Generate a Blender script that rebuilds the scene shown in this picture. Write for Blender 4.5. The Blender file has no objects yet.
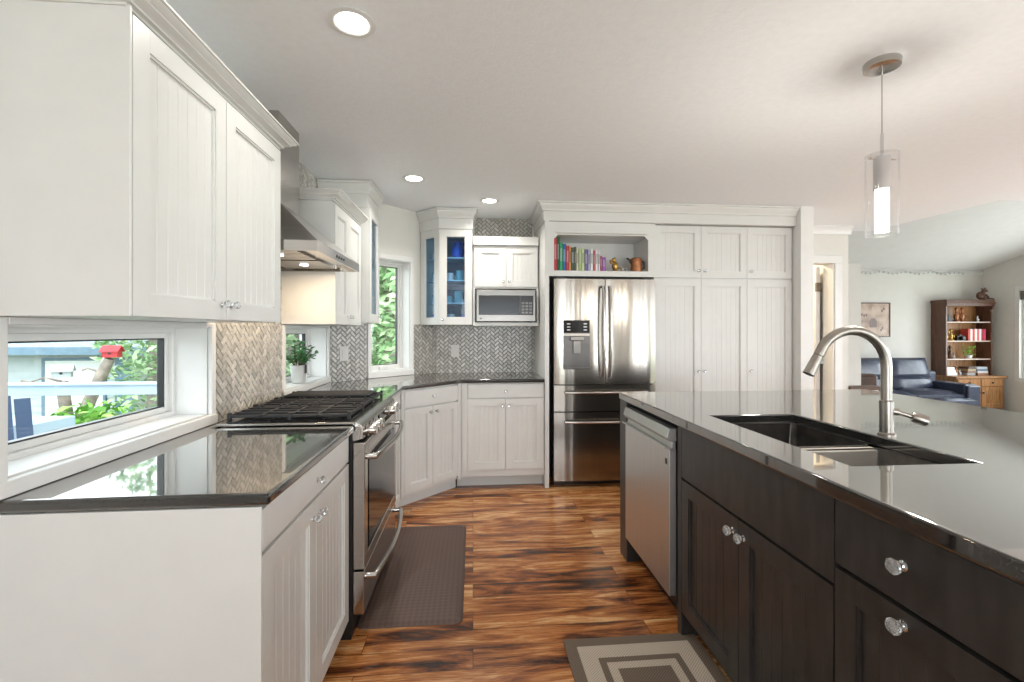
import bpy, bmesh, math, random
from mathutils import Vector, Matrix
random.seed(7)
SC = bpy.context.scene
COL = SC.collection
PI = math.pi

# ------------------------------------------------------------------ camera, world, lights, exposure
TH = math.atan(39 / 455)
cd = bpy.data.cameras.new('camera'); cam = bpy.data.objects.new('camera', cd); COL.objects.link(cam)
cam.location = (0, 0, 1.31); cam.rotation_euler = (PI / 2, 0, -TH)
cd.sensor_width = 36; cd.lens = 455 / 1024 * 36; cd.shift_y = -10 / 1024; cd.clip_start = .02
SC.camera = cam
SC.view_settings.view_transform = 'Standard'; SC.view_settings.look = 'None'
SC.view_settings.gamma = 1; SC.view_settings.use_curve_mapping = False
SC.view_settings.exposure = 0.36
w = bpy.data.worlds.new('sky'); SC.world = w; w.use_nodes = True
wb = w.node_tree.nodes['Background']
wb.inputs[0].default_value = (.86, .93, 1, 1); wb.inputs[1].default_value = 3.7


def area(name, loc, rot, sx, sy, power, color=(1, .93, .84), shape='RECTANGLE', spread=PI):
    l = bpy.data.lights.new(name, 'AREA'); l.shape = shape; l.size = sx
    if shape in ('RECTANGLE', 'ELLIPSE'): l.size_y = sy
    l.energy = power; l.color = color; l.spread = spread
    o = bpy.data.objects.new(name, l); o.location = loc; o.rotation_euler = rot; COL.objects.link(o)
    return o


# fill lamps added outside mostly unseen openings, most of them tilted up at ceilings
DAY = (.90, .945, 1)
area('rear_right_fill', (5.25, -4.3, 1.15), (PI / 2 + .8, 0, 0), 1.4, 2.0, 70, DAY)
area('rear_left_fill', (.6, -4.3, 1.15), (PI / 2 + 1.15, 0, 0), 1.7, 2.0, 128, DAY)
area('side_fill', (6.75, .8, 1.15), (PI / 2 + 1.15, 0, PI / 2), 4.0, 2.0, 85, DAY)
area('living_window_fill', (11.05, 5.5, 1.2), (PI / 2, 0, PI / 2), 4.2, 2.2, 175, DAY)


# ------------------------------------------------------------------ materials
class NT:
    def __init__(s, name):
        s.m = bpy.data.materials.new(name); s.m.use_nodes = True
        s.t = s.m.node_tree; s.p = s.t.nodes['Principled BSDF']; s.out = s.t.nodes['Material Output']
    def n(s, typ, **kw):
        nd = s.t.nodes.new(typ)
        for k, v in kw.items():
            if k.startswith('i_'):
                key = k[2:]; key = int(key) if key.isdigit() else key
                nd.inputs[key].default_value = v
            else: setattr(nd, k, v)
        return nd
    def l(s, a, b): s.t.links.new(a, b)
    def ramp(s, src, stops, interp='LINEAR'):
        r = s.n('ShaderNodeValToRGB'); r.color_ramp.interpolation = interp
        e = r.color_ramp.elements
        while len(e) < len(stops): e.new(.5)
        for el, (p, c) in zip(e, stops):
            el.position = p; el.color = (*c, 1)
        s.l(src, r.inputs[0]); return r
    def coord(s, scale=(1, 1, 1), kind='Object'):
        tc = s.n('ShaderNodeTexCoord'); mp = s.n('ShaderNodeMapping'); mp.inputs['Scale'].default_value = scale
        s.l(tc.outputs[kind], mp.inputs[0]); return mp.outputs[0]
    def bump(s, src, strength=.2, dist=.01):
        b = s.n('ShaderNodeBump'); b.inputs['Strength'].default_value = strength
        b.inputs['Distance'].default_value = dist
        s.l(src, b.inputs['Height']); s.l(b.outputs[0], s.p.inputs['Normal']); return b


def mat(name, c, rough=.5, metal=0, spec=.5, noise=0, nscale=8, bump=0, bscale=60, coat=0, trans=0, ior=1.5, emit=None, es=0, stretch=(1, 1, 1)):
    k = NT(name); p = k.p
    p.inputs['Base Color'].default_value = (*c, 1); p.inputs['Roughness'].default_value = rough
    p.inputs['Metallic'].default_value = metal; p.inputs['Specular IOR Level'].default_value = spec
    p.inputs['IOR'].default_value = ior
    if coat: p.inputs['Coat Weight'].default_value = coat; p.inputs['Coat Roughness'].default_value = .05
    if trans: p.inputs['Transmission Weight'].default_value = trans
    if emit: p.inputs['Emission Color'].default_value = (*emit, 1); p.inputs['Emission Strength'].default_value = es
    nz = k.n('ShaderNodeTexNoise', i_Scale=nscale, i_Detail=4.0)
    k.l(k.coord(stretch), nz.inputs['Vector'])
    a = max(noise, .02)
    r = k.ramp(nz.outputs[0], [(.3, tuple(x * (1 - a) for x in c)), (.7, tuple(min(1, x * (1 + a)) for x in c))])
    k.l(r.outputs[0], p.inputs['Base Color'])
    if bump:
        b = k.n('ShaderNodeTexNoise', i_Scale=bscale, i_Detail=3.0)
        k.l(k.coord(stretch), b.inputs['Vector']); k.bump(b.outputs[0], bump, .004 if bscale > 2 else .05)
    return k.m


def clear_glass(name, tint=(1, 1, 1), rough=.0):
    k = NT(name); k.t.nodes.remove(k.p)
    tr = k.n('ShaderNodeBsdfTransparent'); tr.inputs[0].default_value = (*tint, 1)
    gl = k.n('ShaderNodeBsdfGlossy'); gl.inputs['Roughness'].default_value = rough
    lw = k.n('ShaderNodeLayerWeight', i_Blend=.5); mx = k.n('ShaderNodeMixShader')
    pw = k.n('ShaderNodeMath', operation='POWER'); pw.inputs[1].default_value = 5; k.l(lw.outputs['Facing'], pw.inputs[0])
    ma = k.n('ShaderNodeMath', operation='MULTIPLY_ADD'); ma.inputs[1].default_value = .8; ma.inputs[2].default_value = .04; k.l(pw.outputs[0], ma.inputs[0])
    k.l(ma.outputs[0], mx.inputs[0]); k.l(tr.outputs[0], mx.inputs[1]); k.l(gl.outputs[0], mx.inputs[2])
    k.l(mx.outputs[0], k.out.inputs[0]); return k.m


M = {}
M['white'] = mat('cabinet_white', (.70, .70, .675), .32, noise=.02)
M['trim'] = mat('trim_white', (.77, .765, .74), .35, noise=.015)
M['wallp'] = mat('wall_paint', (.72, .71, .66), .7, noise=.02, bump=.1, bscale=140)
M['wallliv'] = mat('living_wall_paint', (.74, .715, .665), .7, noise=.02, bump=.1, bscale=140)
M['ceil'] = mat('ceiling_paint', (.92, .945, .96), .85, noise=.015, nscale=30, bump=.3, bscale=70)
M['vault'] = mat('vault_paint', (.80, .785, .765), .85, noise=.015)
M['black'] = mat('black_plastic', (.012, .012, .013), .35, noise=.1)
M['blackgloss'] = mat('black_glass', (.008, .008, .009), .12, spec=.35, noise=.05)
M['iron'] = mat('cast_iron', (.018, .018, .02), .45, noise=.2, bump=.2)
M['chrome'] = mat('chrome', (.75, .75, .76), .08, metal=1)
M['nickel'] = mat('brushed_nickel', (.36, .335, .30), .32, metal=1, noise=.06, nscale=30, stretch=(1, 1, .1))
M['steel'] = mat('stainless_steel', (.50, .48, .455), .2, metal=1, noise=.05, nscale=14, stretch=(.15, .15, 6))
M['steelv'] = mat('brushed_steel_door', (.33, .305, .27), .19, metal=1, noise=.06, nscale=10, stretch=(5, 5, .1), bump=.22, bscale=.9)
M['steelmid'] = mat('microwave_steel', (.21, .20, .185), .3, metal=1, noise=.05)
M['steellt'] = mat('pale_brushed_steel', (.60, .60, .585), .36, metal=1, noise=.04, nscale=14, stretch=(6, 6, .15))
M['steeld'] = mat('dark_steel', (.12, .115, .11), .3, metal=1, noise=.1)
M['sinkm'] = mat('dark_sink_steel', (.24, .23, .22), .32, metal=1, noise=.25, nscale=20)
M['sinkedge'] = mat('sink_divider_steel', (.72, .69, .64), .45, metal=.6)  # paler than the bowls: the steel's bright reflection is put into the colour
M['espresso'] = mat('espresso_paint', (.030, .0275, .026), .36, noise=.35, nscale=30, stretch=(1, 1, .25))
M['crystal'] = mat('crystal_knob', (.9, .93, .95), .03, trans=.85, ior=1.6)
M['glass'] = clear_glass('clear_glass')
M['window'] = clear_glass('window_glass', (.97, .99, .98))
M['cabglass'] = clear_glass('cabinet_glass', (.72, .84, .94))
M['inside'] = mat('cabinet_inside_blue_grey', (.16, .23, .30), .6, noise=.2)
M['shelfglass'] = mat('shelf_pale_blue', (.5, .75, .85), .25)
M['outlet'] = mat('outlet_plastic', (.62, .61, .57), .4)
M['mat'] = mat('brown_mat', (.105, .066, .050), .45, noise=.12)
M['leather'] = mat('blue_grey_leather', (.045, .055, .09), .3, noise=.3, nscale=12, bump=.3, bscale=40)
M['brownleather'] = mat('brown_leather', (.07, .035, .025), .35, noise=.3, bump=.3)
M['ceramic'] = mat('white_ceramic', (.75, .76, .75), .25)
M['teal'] = mat('teal_ceramic', (.22, .55, .62), .25, noise=.1)
M['blue'] = mat('blue_ceramic', (.02, .14, .65), .2, noise=.1)
M['potm'] = mat('grey_pot', (.5, .5, .48), .5, noise=.15)
M['leaf'] = mat('jade_leaf', (.06, .22, .065), .35, noise=.5, nscale=20)
M['stem'] = mat('plant_stem', (.12, .09, .05), .7)
M['gold'] = mat('aged_gold', (.45, .28, .08), .35, metal=.8, noise=.5, nscale=40)
M['copper'] = mat('copper_brown', (.33, .13, .05), .35, metal=.4, noise=.5, nscale=25)
M['paper'] = mat('book_pages', (.7, .67, .58), .8)
M['soil'] = mat('soil', (.05, .035, .025), .9)
M['bark'] = mat('bark', (.30, .25, .21), .9, noise=.5, nscale=8, bump=1, bscale=18)
M['shedw'] = mat('shed_white', (.50, .55, .57), .8, noise=.04)
M['sheddoor'] = mat('shed_door_white', (.80, .82, .82), .7)
M['slate'] = mat('blue_grey_paint', (.16, .25, .33), .7, noise=.1)
M['shingle'] = mat('roof_shingles', (.26, .30, .33), .9, noise=.3, nscale=20)
M['red'] = mat('red_paint', (.55, .04, .05), .6, noise=.2)
M['railp'] = mat('rail_paint', (.40, .50, .58), .5, noise=.03)
M['chairblue'] = mat('navy_plastic', (.02, .045, .10), .5)
M['grass'] = mat('lawn', (.20, .25, .13), .95, noise=.4, nscale=3)
M['deck'] = mat('deck_boards', (.35, .34, .33), .8, noise=.2, stretch=(1, 12, 1))
M['darkwood'] = mat('dark_brown_wood', (.085, .035, .018), .4, noise=.35, nscale=10, stretch=(6, 6, .5))
M['carpet'] = mat('beige_carpet', (.5, .45, .38), .95, noise=.15, nscale=80)
M['metalhinge'] = mat('hinge_metal', (.25, .22, .18), .35, metal=1)
M['lamp'] = mat('lamp_glow', (1, 1, 1), .5, emit=(1, .95, .87), es=14)
M['ledmat'] = mat('led_white', (1, 1, 1), .5, emit=(.9, .95, 1), es=2)


def wood_mat(name, c1, c2, c3, stretch=(8, 8, .7), rough=.35):
    k = NT(name); k.p.inputs['Roughness'].default_value = rough
    nz = k.n('ShaderNodeTexNoise', i_Scale=4.0, i_Detail=6.0, i_Distortion=1.5)
    k.l(k.coord(stretch), nz.inputs['Vector'])
    r = k.ramp(nz.outputs[0], [(.3, c1), (.5, c2), (.72, c3)]); k.l(r.outputs[0], k.p.inputs['Base Color'])
    return k.m


M['oak'] = wood_mat('honey_oak', (.20, .085, .03), (.36, .17, .06), (.48, .25, .11))
M['walnut'] = wood_mat('walnut', (.07, .03, .017), (.12, .052, .03), (.17, .08, .05))


def foliage_mat(name, a, b, c):
    k = NT(name); k.p.inputs['Roughness'].default_value = .6
    g = k.n('ShaderNodeNewGeometry')
    r = k.ramp(g.outputs['Random Per Island'], [(0, a), (.5, b), (1, c)]); k.l(r.outputs[0], k.p.inputs['Base Color'])
    return k.m


M['tree'] = foliage_mat('tree_foliage', (.10, .24, .07), (.32, .52, .24), (.70, .84, .52))
M['bush'] = foliage_mat('bright_bush', (.08, .26, .03), (.20, .45, .05), (.42, .64, .16))


def quartz():
    k = NT('black_quartz'); p = k.p
    v = k.n('ShaderNodeTexNoise', i_Scale=420.0, i_Detail=2.0); k.l(k.coord(), v.inputs['Vector'])
    r = k.ramp(v.outputs[0], [(.55, (.013, .013, .013)), (.72, (.05, .048, .045))]); k.l(r.outputs[0], p.inputs['Base Color'])
    p.inputs['Roughness'].default_value = .3; p.inputs['Specular IOR Level'].default_value = .1
    gl = k.n('ShaderNodeBsdfGlossy'); gl.inputs['Roughness'].default_value = .035; gl.inputs[0].default_value = (.97, .96, .94, 1)
    lw = k.n('ShaderNodeLayerWeight', i_Blend=.5); pw = k.n('ShaderNodeMath', operation='POWER'); pw.inputs[1].default_value = 1.45
    k.l(lw.outputs['Facing'], pw.inputs[0])
    ma = k.n('ShaderNodeMath', operation='MULTIPLY_ADD'); ma.inputs[1].default_value = .72; ma.inputs[2].default_value = .025; k.l(pw.outputs[0], ma.inputs[0])
    mx = k.n('ShaderNodeMixShader'); k.l(ma.outputs[0], mx.inputs[0]); k.l(p.outputs[0], mx.inputs[1]); k.l(gl.outputs[0], mx.inputs[2]); k.l(mx.outputs[0], k.out.inputs[0])
    return k.m


M['quartz'] = quartz()


def floor_mat():
    k = NT('acacia_floor'); p = k.p
    tc = k.n('ShaderNodeTexCoord')
    br = k.n('ShaderNodeTexBrick', offset=.37, offset_frequency=2, squash=1.0)
    br.inputs['Color1'].default_value = (0, 0, 0, 1); br.inputs['Color2'].default_value = (1, 1, 1, 1)
    br.inputs['Mortar'].default_value = (.5, .5, .5, 1)
    for n_, v in (('Scale', 1.0), ('Mortar Size', .0012), ('Bias', 0.0), ('Brick Width', 1.22), ('Row Height', .118)):
        br.inputs[n_].default_value = v
    k.l(tc.outputs['Object'], br.inputs['Vector'])
    bw = k.n('ShaderNodeRGBToBW'); k.l(br.outputs['Color'], bw.inputs[0])
    mul = k.n('ShaderNodeMath', operation='MULTIPLY'); mul.inputs[1].default_value = 37.0; k.l(bw.outputs[0], mul.inputs[0])
    cmb = k.n('ShaderNodeCombineXYZ'); k.l(mul.outputs[0], cmb.inputs[0]); k.l(mul.outputs[0], cmb.inputs[2])
    mp = k.n('ShaderNodeMapping'); mp.inputs['Scale'].default_value = (1.5, 10, 1); k.l(tc.outputs['Object'], mp.inputs[0])
    add = k.n('ShaderNodeVectorMath', operation='ADD'); k.l(mp.outputs[0], add.inputs[0]); k.l(cmb.outputs[0], add.inputs[1])
    n1 = k.n('ShaderNodeTexNoise', i_Scale=1.25, i_Detail=7.0, i_Roughness=.62, i_Distortion=1.1); k.l(add.outputs[0], n1.inputs['Vector'])
    mp2 = k.n('ShaderNodeMapping'); mp2.inputs['Scale'].default_value = (1.6, 7.0, 1); k.l(add.outputs[0], mp2.inputs[0])
    n2 = k.n('ShaderNodeTexNoise', i_Scale=4.0, i_Detail=5.0, i_Distortion=1.2); k.l(mp2.outputs[0], n2.inputs['Vector'])
    mx = k.n('ShaderNodeMath', operation='MULTIPLY_ADD'); mx.inputs[1].default_value = .30; k.l(n2.outputs[0], mx.inputs[0]); k.l(n1.outputs[0], mx.inputs[2])
    m2 = k.n('ShaderNodeMath', operation='MULTIPLY_ADD'); m2.inputs[1].default_value = .16; k.l(bw.outputs[0], m2.inputs[0]); k.l(mx.outputs[0], m2.inputs[2])
    r = k.ramp(m2.outputs[0], [(.51, (.034, .012, .006)), (.59, (.125, .040, .014)), (.665, (.31, .100, .029)), (.755, (.52, .205, .062)), (.88, (.80, .48, .22))])
    mp3 = k.n('ShaderNodeMapping'); mp3.inputs['Scale'].default_value = (1.3, 9.0, 1); k.l(add.outputs[0], mp3.inputs[0])
    n3 = k.n('ShaderNodeTexNoise', i_Scale=7.0, i_Detail=4.0, i_Distortion=.8); k.l(mp3.outputs[0], n3.inputs['Vector'])
    r3 = k.ramp(n3.outputs[0], [(.36, (.55, .48, .42)), (.52, (1, 1, 1)), (.68, (1.0, 1.0, 1.0))])
    mg = k.n('ShaderNodeMix', data_type='RGBA', blend_type='MULTIPLY'); mg.inputs[0].default_value = 1
    k.l(r.outputs[0], mg.inputs[6]); k.l(r3.outputs[0], mg.inputs[7])
    dk = k.n('ShaderNodeMix', data_type='RGBA'); dk.inputs[7].default_value = (.03, .012, .006, 1)
    k.l(br.outputs['Fac'], dk.inputs[0]); k.l(mg.outputs[2], dk.inputs[6]); k.l(dk.outputs[2], p.inputs['Base Color'])
    p.inputs['Roughness'].default_value = .24
    k.bump(n2.outputs[0], .05, .002)
    return k.m


M['floor'] = floor_mat()


def tile_mat():
    k = NT('herringbone_marble_tile'); p = k.p
    g = k.n('ShaderNodeNewGeometry')
    r = k.ramp(g.outputs['Random Per Island'], [(0, (.45, .435, .395)), (.5, (.56, .54, .495)), (1, (.67, .645, .60))])
    nz = k.n('ShaderNodeTexNoise', i_Scale=45.0, i_Detail=3.0); k.l(k.coord(), nz.inputs['Vector'])
    r2 = k.ramp(nz.outputs[0], [(.3, (.75, .75, .75)), (.7, (1, 1, 1))])
    mx = k.n('ShaderNodeMix', data_type='RGBA', blend_type='MULTIPLY'); mx.inputs[0].default_value = 1
    k.l(r.outputs[0], mx.inputs[6]); k.l(r2.outputs[0], mx.inputs[7]); k.l(mx.outputs[2], p.inputs['Base Color'])
    p.inputs['Roughness'].default_value = .25
    return k.m


M['tile'] = tile_mat()
M['grout'] = mat('tile_grout', (.17, .165, .15), .8)


def book_mat(c): return mat('book_cover', c, .5, noise=.08, nscale=30)


# ------------------------------------------------------------------ mesh builder
class MB:
    def __init__(s): s.v = []; s.f = []; s.m = []
    def add(s, vs, fs, m=0, T=None):
        b = len(s.v)
        if T is not None: vs = [T @ Vector(q) for q in vs]
        s.v += [tuple(q) for q in vs]; s.f += [tuple(i + b for i in f) for f in fs]; s.m += [m] * len(fs); return s
    def box(s, x0, x1, y0, y1, z0, z1, m=0, T=None):
        if x0 > x1: x0, x1 = x1, x0
        if y0 > y1: y0, y1 = y1, y0
        if z0 > z1: z0, z1 = z1, z0
        return s.add([(x0, y0, z0), (x1, y0, z0), (x1, y1, z0), (x0, y1, z0), (x0, y0, z1), (x1, y0, z1), (x1, y1, z1), (x0, y1, z1)],
                     [(0, 3, 2, 1), (4, 5, 6, 7), (0, 1, 5, 4), (1, 2, 6, 5), (2, 3, 7, 6), (3, 0, 4, 7)], m, T)
    def prism(s, pts, z0, z1, m=0, T=None):      # pts ccw in xy
        a = sum(pts[i][0] * pts[(i + 1) % len(pts)][1] - pts[(i + 1) % len(pts)][0] * pts[i][1] for i in range(len(pts)))
        if a < 0: pts = pts[::-1]
        n = len(pts)
        vs = [(x, y, z0) for x, y in pts] + [(x, y, z1) for x, y in pts]
        fs = [tuple(range(n))[::-1], tuple(range(n, 2 * n))] + [(i, (i + 1) % n, n + (i + 1) % n, n + i) for i in range(n)]
        return s.add(vs, fs, m, T)
    def prof(s, pts, x0, x1, m=0, T=None):       # pts (y,z) extruded along x
        R = Matrix(((0, 0, 1, 0), (1, 0, 0, 0), (0, 1, 0, 0), (0, 0, 0, 1)))
        return s.prism(pts, x0, x1, m, R if T is None else T @ R)
    def lathe(s, prof, c=(0, 0, 0), n=24, m=0, T=None, axis='z'):
        vs = []; fs = []
        for r, z in prof:
            for i in range(n):
                a = 2 * PI * i / n
                p = (r * math.cos(a), r * math.sin(a), z)
                if axis == 'y': p = (p[0], -p[2], p[1])
                if axis == 'x': p = (p[2], p[0], p[1])
                vs.append((p[0] + c[0], p[1] + c[1], p[2] + c[2]))
        k = len(prof)
        for j in range(k - 1):
            for i in range(n):
                fs.append((j * n + i, j * n + (i + 1) % n, (j + 1) * n + (i + 1) % n, (j + 1) * n + i))
        if prof[0][0] > 1e-6: fs.append(tuple(range(n))[::-1])
        if prof[-1][0] > 1e-6: fs.append(tuple((k - 1) * n + i for i in range(n)))
        return s.add(vs, fs, m, T)
    def tube(s, pts, r, n=12, m=0, T=None, flat=1):
        pts = [Vector(p) for p in pts]; k = len(pts)
        rs = r if isinstance(r, (list, tuple)) else [r] * k
        vs = []; fs = []
        t0 = (pts[1] - pts[0]).normalized()
        up = Vector((0, 0, 1)) if abs(t0.z) < .9 else Vector((1, 0, 0))
        nn = t0.cross(up).normalized()
        for i, p in enumerate(pts):
            if i == 0: t = t0
            elif i == k - 1: t = (pts[-1] - pts[-2]).normalized()
            else: t = ((pts[i + 1] - p).normalized() + (p - pts[i - 1]).normalized()).normalized()
            nn = (nn - t * nn.dot(t)).normalized(); bb = t.cross(nn)
            for j in range(n):
                a = 2 * PI * j / n
                vs.append(p + nn * (rs[i] * math.cos(a)) + bb * (rs[i] * flat * math.sin(a)))
        for i in range(k - 1):
            for j in range(n):
                fs.append((i * n + j, i * n + (j + 1) % n, (i + 1) * n + (j + 1) % n, (i + 1) * n + j))
        fs.append(tuple(range(n))[::-1]); fs.append(tuple((k - 1) * n + j for j in range(n)))
        return s.add(vs, fs, m, T)
    def ball(s, c, r, n=14, m=0, T=None):
        if not isinstance(r, (tuple, list)): r = (r, r, r)
        vs = [(c[0], c[1], c[2] - r[2])]; k = n // 2
        for j in range(1, k):
            a = -PI / 2 + PI * j / k
            for i in range(n):
                b = 2 * PI * i / n
                vs.append((c[0] + r[0] * math.cos(a) * math.cos(b), c[1] + r[1] * math.cos(a) * math.sin(b), c[2] + r[2] * math.sin(a)))
        vs.append((c[0], c[1], c[2] + r[2])); fs = []
        for i in range(n): fs.append((0, 1 + (i + 1) % n, 1 + i))
        for j in range(k - 2):
            for i in range(n):
                fs.append((1 + j * n + i, 1 + j * n + (i + 1) % n, 1 + (j + 1) * n + (i + 1) % n, 1 + (j + 1) * n + i))
        L = len(vs) - 1; b = 1 + (k - 2) * n
        for i in range(n): fs.append((L, b + i, b + (i + 1) % n))
        return s.add(vs, fs, m, T)
    def build(s, name, mats, parent=None, bevel=0, seg=2, loc=None, rz=0, angle=35):
        me = bpy.data.meshes.new(name); me.from_pydata(s.v, [], s.f); me.update()
        if not isinstance(mats, (list, tuple)): mats = [mats]
        for q in mats: me.materials.append(M[q] if isinstance(q, str) else q)
        if len(mats) > 1: me.polygons.foreach_set('material_index', s.m)
        me.polygons.foreach_set('use_smooth', [True] * len(me.polygons))
        me.set_sharp_from_angle(angle=math.radians(angle))
        o = bpy.data.objects.new(name, me); COL.objects.link(o)
        if parent: o.parent = parent
        if loc: o.location = loc
        if rz: o.rotation_euler.z = rz
        if bevel:
            b = o.modifiers.new('bevel', 'BEVEL'); b.width = bevel; b.segments = seg; b.limit_method = 'ANGLE'
            b.angle_limit = math.radians(40); b.harden_normals = True
        return o


def tag(o, label, cat, group=None, kind=None):
    if label: o['label'] = label
    if cat: o['category'] = cat
    if group: o['group'] = group
    if kind: o['kind'] = kind
    return o


def thing(name, label, cat, loc=(0, 0, 0), rz=0, group=None):
    o = bpy.data.objects.new(name, None); COL.objects.link(o); o.empty_display_size = .05
    o.location = loc; o.rotation_euler.z = rz
    return tag(o, label, cat, group)


def struct(o, label=None):
    o['kind'] = 'structure'
    if label: o['label'] = label
    return o


def copy_tree(o, parent=None):
    c = o.copy(); COL.objects.link(c)
    if parent: c.parent = parent
    for ch in list(o.children): copy_tree(ch, c)
    return c


def T3(x, y, z, rz=0, rx=0, ry=0, s=1):
    return Matrix.Translation((x, y, z)) @ Matrix.Rotation(rz, 4, 'Z') @ Matrix.Rotation(ry, 4, 'Y') @ Matrix.Rotation(rx, 4, 'X') @ Matrix.Scale(s, 4)


# ------------------------------------------------------------------ room shell
CE = 2.40; WX = -1.12; BY = 4.40
def wall_boxes(mb, x0, x1, z0, z1, y0, y1, holes):
    xs = sorted({x0, x1, *[q for h in holes for q in h[:2]]}); zs = sorted({z0, z1, *[q for h in holes for q in h[2:]]})
    for a, b in zip(xs, xs[1:]):
        for c, d in zip(zs, zs[1:]):
            mx, mz = (a + b) / 2, (c + d) / 2
            if not any(h[0] < mx < h[1] and h[2] < mz < h[3] for h in holes): mb.box(a, b, y0, y1, c, d)


W1 = (1.183, 2.03, .955, 1.325); W2 = (2.80, 3.60, .955, 1.335); W3 = (.375, .775, .965, 1.93)
m = MB(); wall_boxes(m, -4.2, 3.63, -.1, CE, 0, .2, [W1, W2])
m.prism([(3.63, 0), (3.63, .2), (3.70, .2), (3.76, .127)], -.1, CE)
struct(m.build('wall_left', 'wallp', loc=(WX, 0, 0), rz=PI / 2))
DL = .77 * math.sqrt(2)
m = MB(); wall_boxes(m, 0, DL, -.1, CE, 0, .18, [W3])
struct(m.build('wall_corner', 'wallp', loc=(WX, 3.63, 0), rz=PI / 4))
m = MB(); m.box(-.35, 2.97, BY, BY + .18, -.1, CE); m.prism([(-.35, BY), (-.477, BY + .127), (-.35, BY + .18)], -.1, CE)
struct(m.build('wall_back', 'wallp'))
m = MB(); m.box(2.85, 2.97, 3.74, 4.45, 0, CE)
struct(m.build('wall_pantry_end', 'trim', bevel=.004))
m = MB(); m.box(3.755, 3.92, 4.45, 4.58, 0, CE); m.box(2.97, 3.755, 4.45, 4.58, 2.015, CE); m.box(2.90, 2.97, 4.45, 4.58, 0, CE)
struct(m.build('wall_doorway', 'wallp'))
# small room behind the doorway
m = MB(); m.box(2.8, 2.9, 4.58, 6.3, 0, CE); m.box(2.8, 3.8, 6.2, 6.3, 0, CE)
struct(m.build('wall_closet', 'wallp'))
m = MB(); m.box(3.80, 3.92, 4.58, 8.8, -.3, 4.2)
struct(m.build('wall_living_left', 'wallliv'))
m = MB(); m.box(3.80, 11, 8.80, 8.95, -.3, 3.2); m.box(4.9, 5.34, 5.85, 5.95, -.3, 2.24)
struct(m.build('wall_living_far', 'wallliv'))
LW = (-8.12, -6.2, .38, 2.10); LW2 = (-5.7, -3.9, .0, 2.3)
m = MB(); wall_boxes(m, -8.95, -3.3, -.3, 4.3, 0, .15, [LW, LW2])
struct(m.build('wall_living_right', 'wallliv', loc=(10.8, 0, 0), rz=-PI / 2))
m = MB(); m.box(6.5, 10.8, 3.28, 3.43, -.3, 4.3)
struct(m.build('wall_living_near', 'wallliv'))
m = MB(); wall_boxes(m, -3.43, 4.2, 0, CE, 0, .15, [(-2.6, -.3, .1, 2.15), (.3, 3.2, .1, 2.15)])
struct(m.build('wall_right', 'wallp', loc=(6.5, 0, 0), rz=-PI / 2))
m = MB(); wall_boxes(m, -1.32, 6.65, 0, CE, 0, .15, [(-.3, 1.5, .1, 2.15), (2.75, 2.93, .3, 2.1), (4.5, 6.0, .1, 2.15)])  # unseen wall; openings shaped for incoming light and stripes reflected in the refrigerator
struct(m.build('wall_rear', 'wallp', loc=(0, -4.15, 0)))
m = MB(); m.box(-1.3, 4.35, -4.2, 4.6, -.08, 0); m.box(4.35, 6.6, -4.2, 3.43, -.08, 0); m.box(2.8, 3.9, 4.6, 6.3, -.08, 0)
struct(m.build('floor', 'floor'))
m = MB(); m.box(3.8, 11, 3.43, 8.95, -.4, -.3)
struct(m.build('floor_living', 'carpet'))
m = MB(); m.prism([(-1.32, -4.2), (6.65, -4.2), (6.65, 3.43), (4.37, 3.43), (4.33, 4.62), (-1.32, 4.62)], CE, CE + .1)
m.box(2.8, 3.92, 4.6, 6.3, CE, CE + .1)
struct(m.build('ceiling', 'ceil'))
zc = lambda y: 2.60 + .30 * (8.8 - y)
m = MB(); m.prof([(8.95, zc(8.95)), (3.2, zc(3.2)), (3.2, zc(3.2) + .1), (8.95, zc(8.95) + .1)], 3.8, 11)
m.box(4.35, 11, 3.28, 3.43, CE + .1, 4.35); m.box(3.92, 4.35, 4.45, 4.55, CE + .1, 4.0); m.prism([(4.37, 3.40), (4.45, 3.40), (4.41, 4.62), (4.33, 4.62)], CE + .1, 4.35)
struct(m.build('ceiling_living', 'vault'))
# low guard wall between kitchen and living room
m = MB(); m.box(3.92, 4.26, 4.45, 4.53, -.3, .69)
struct(m.build('wall_guard', 'wallp'))
m = MB(); m.box(3.92, 4.29, 4.42, 4.56, .69, .725)
struct(m.build('trim_guard_cap', 'darkwood', bevel=.004))


def ring(mb, x0, x1, z0, z1, wd, y0, y1, m=0, wb=None):
    wb = wd if wb is None else wb
    mb.box(x0, x0 + wd, y0, y1, z0, z1, m); mb.box(x1 - wd, x1, y0, y1, z0, z1, m)
    mb.box(x0 + wd, x1 - wd, y0, y1, z1 - wd, z1, m); mb.box(x0 + wd, x1 - wd, y0, y1, z0, z0 + wb, m)


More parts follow.
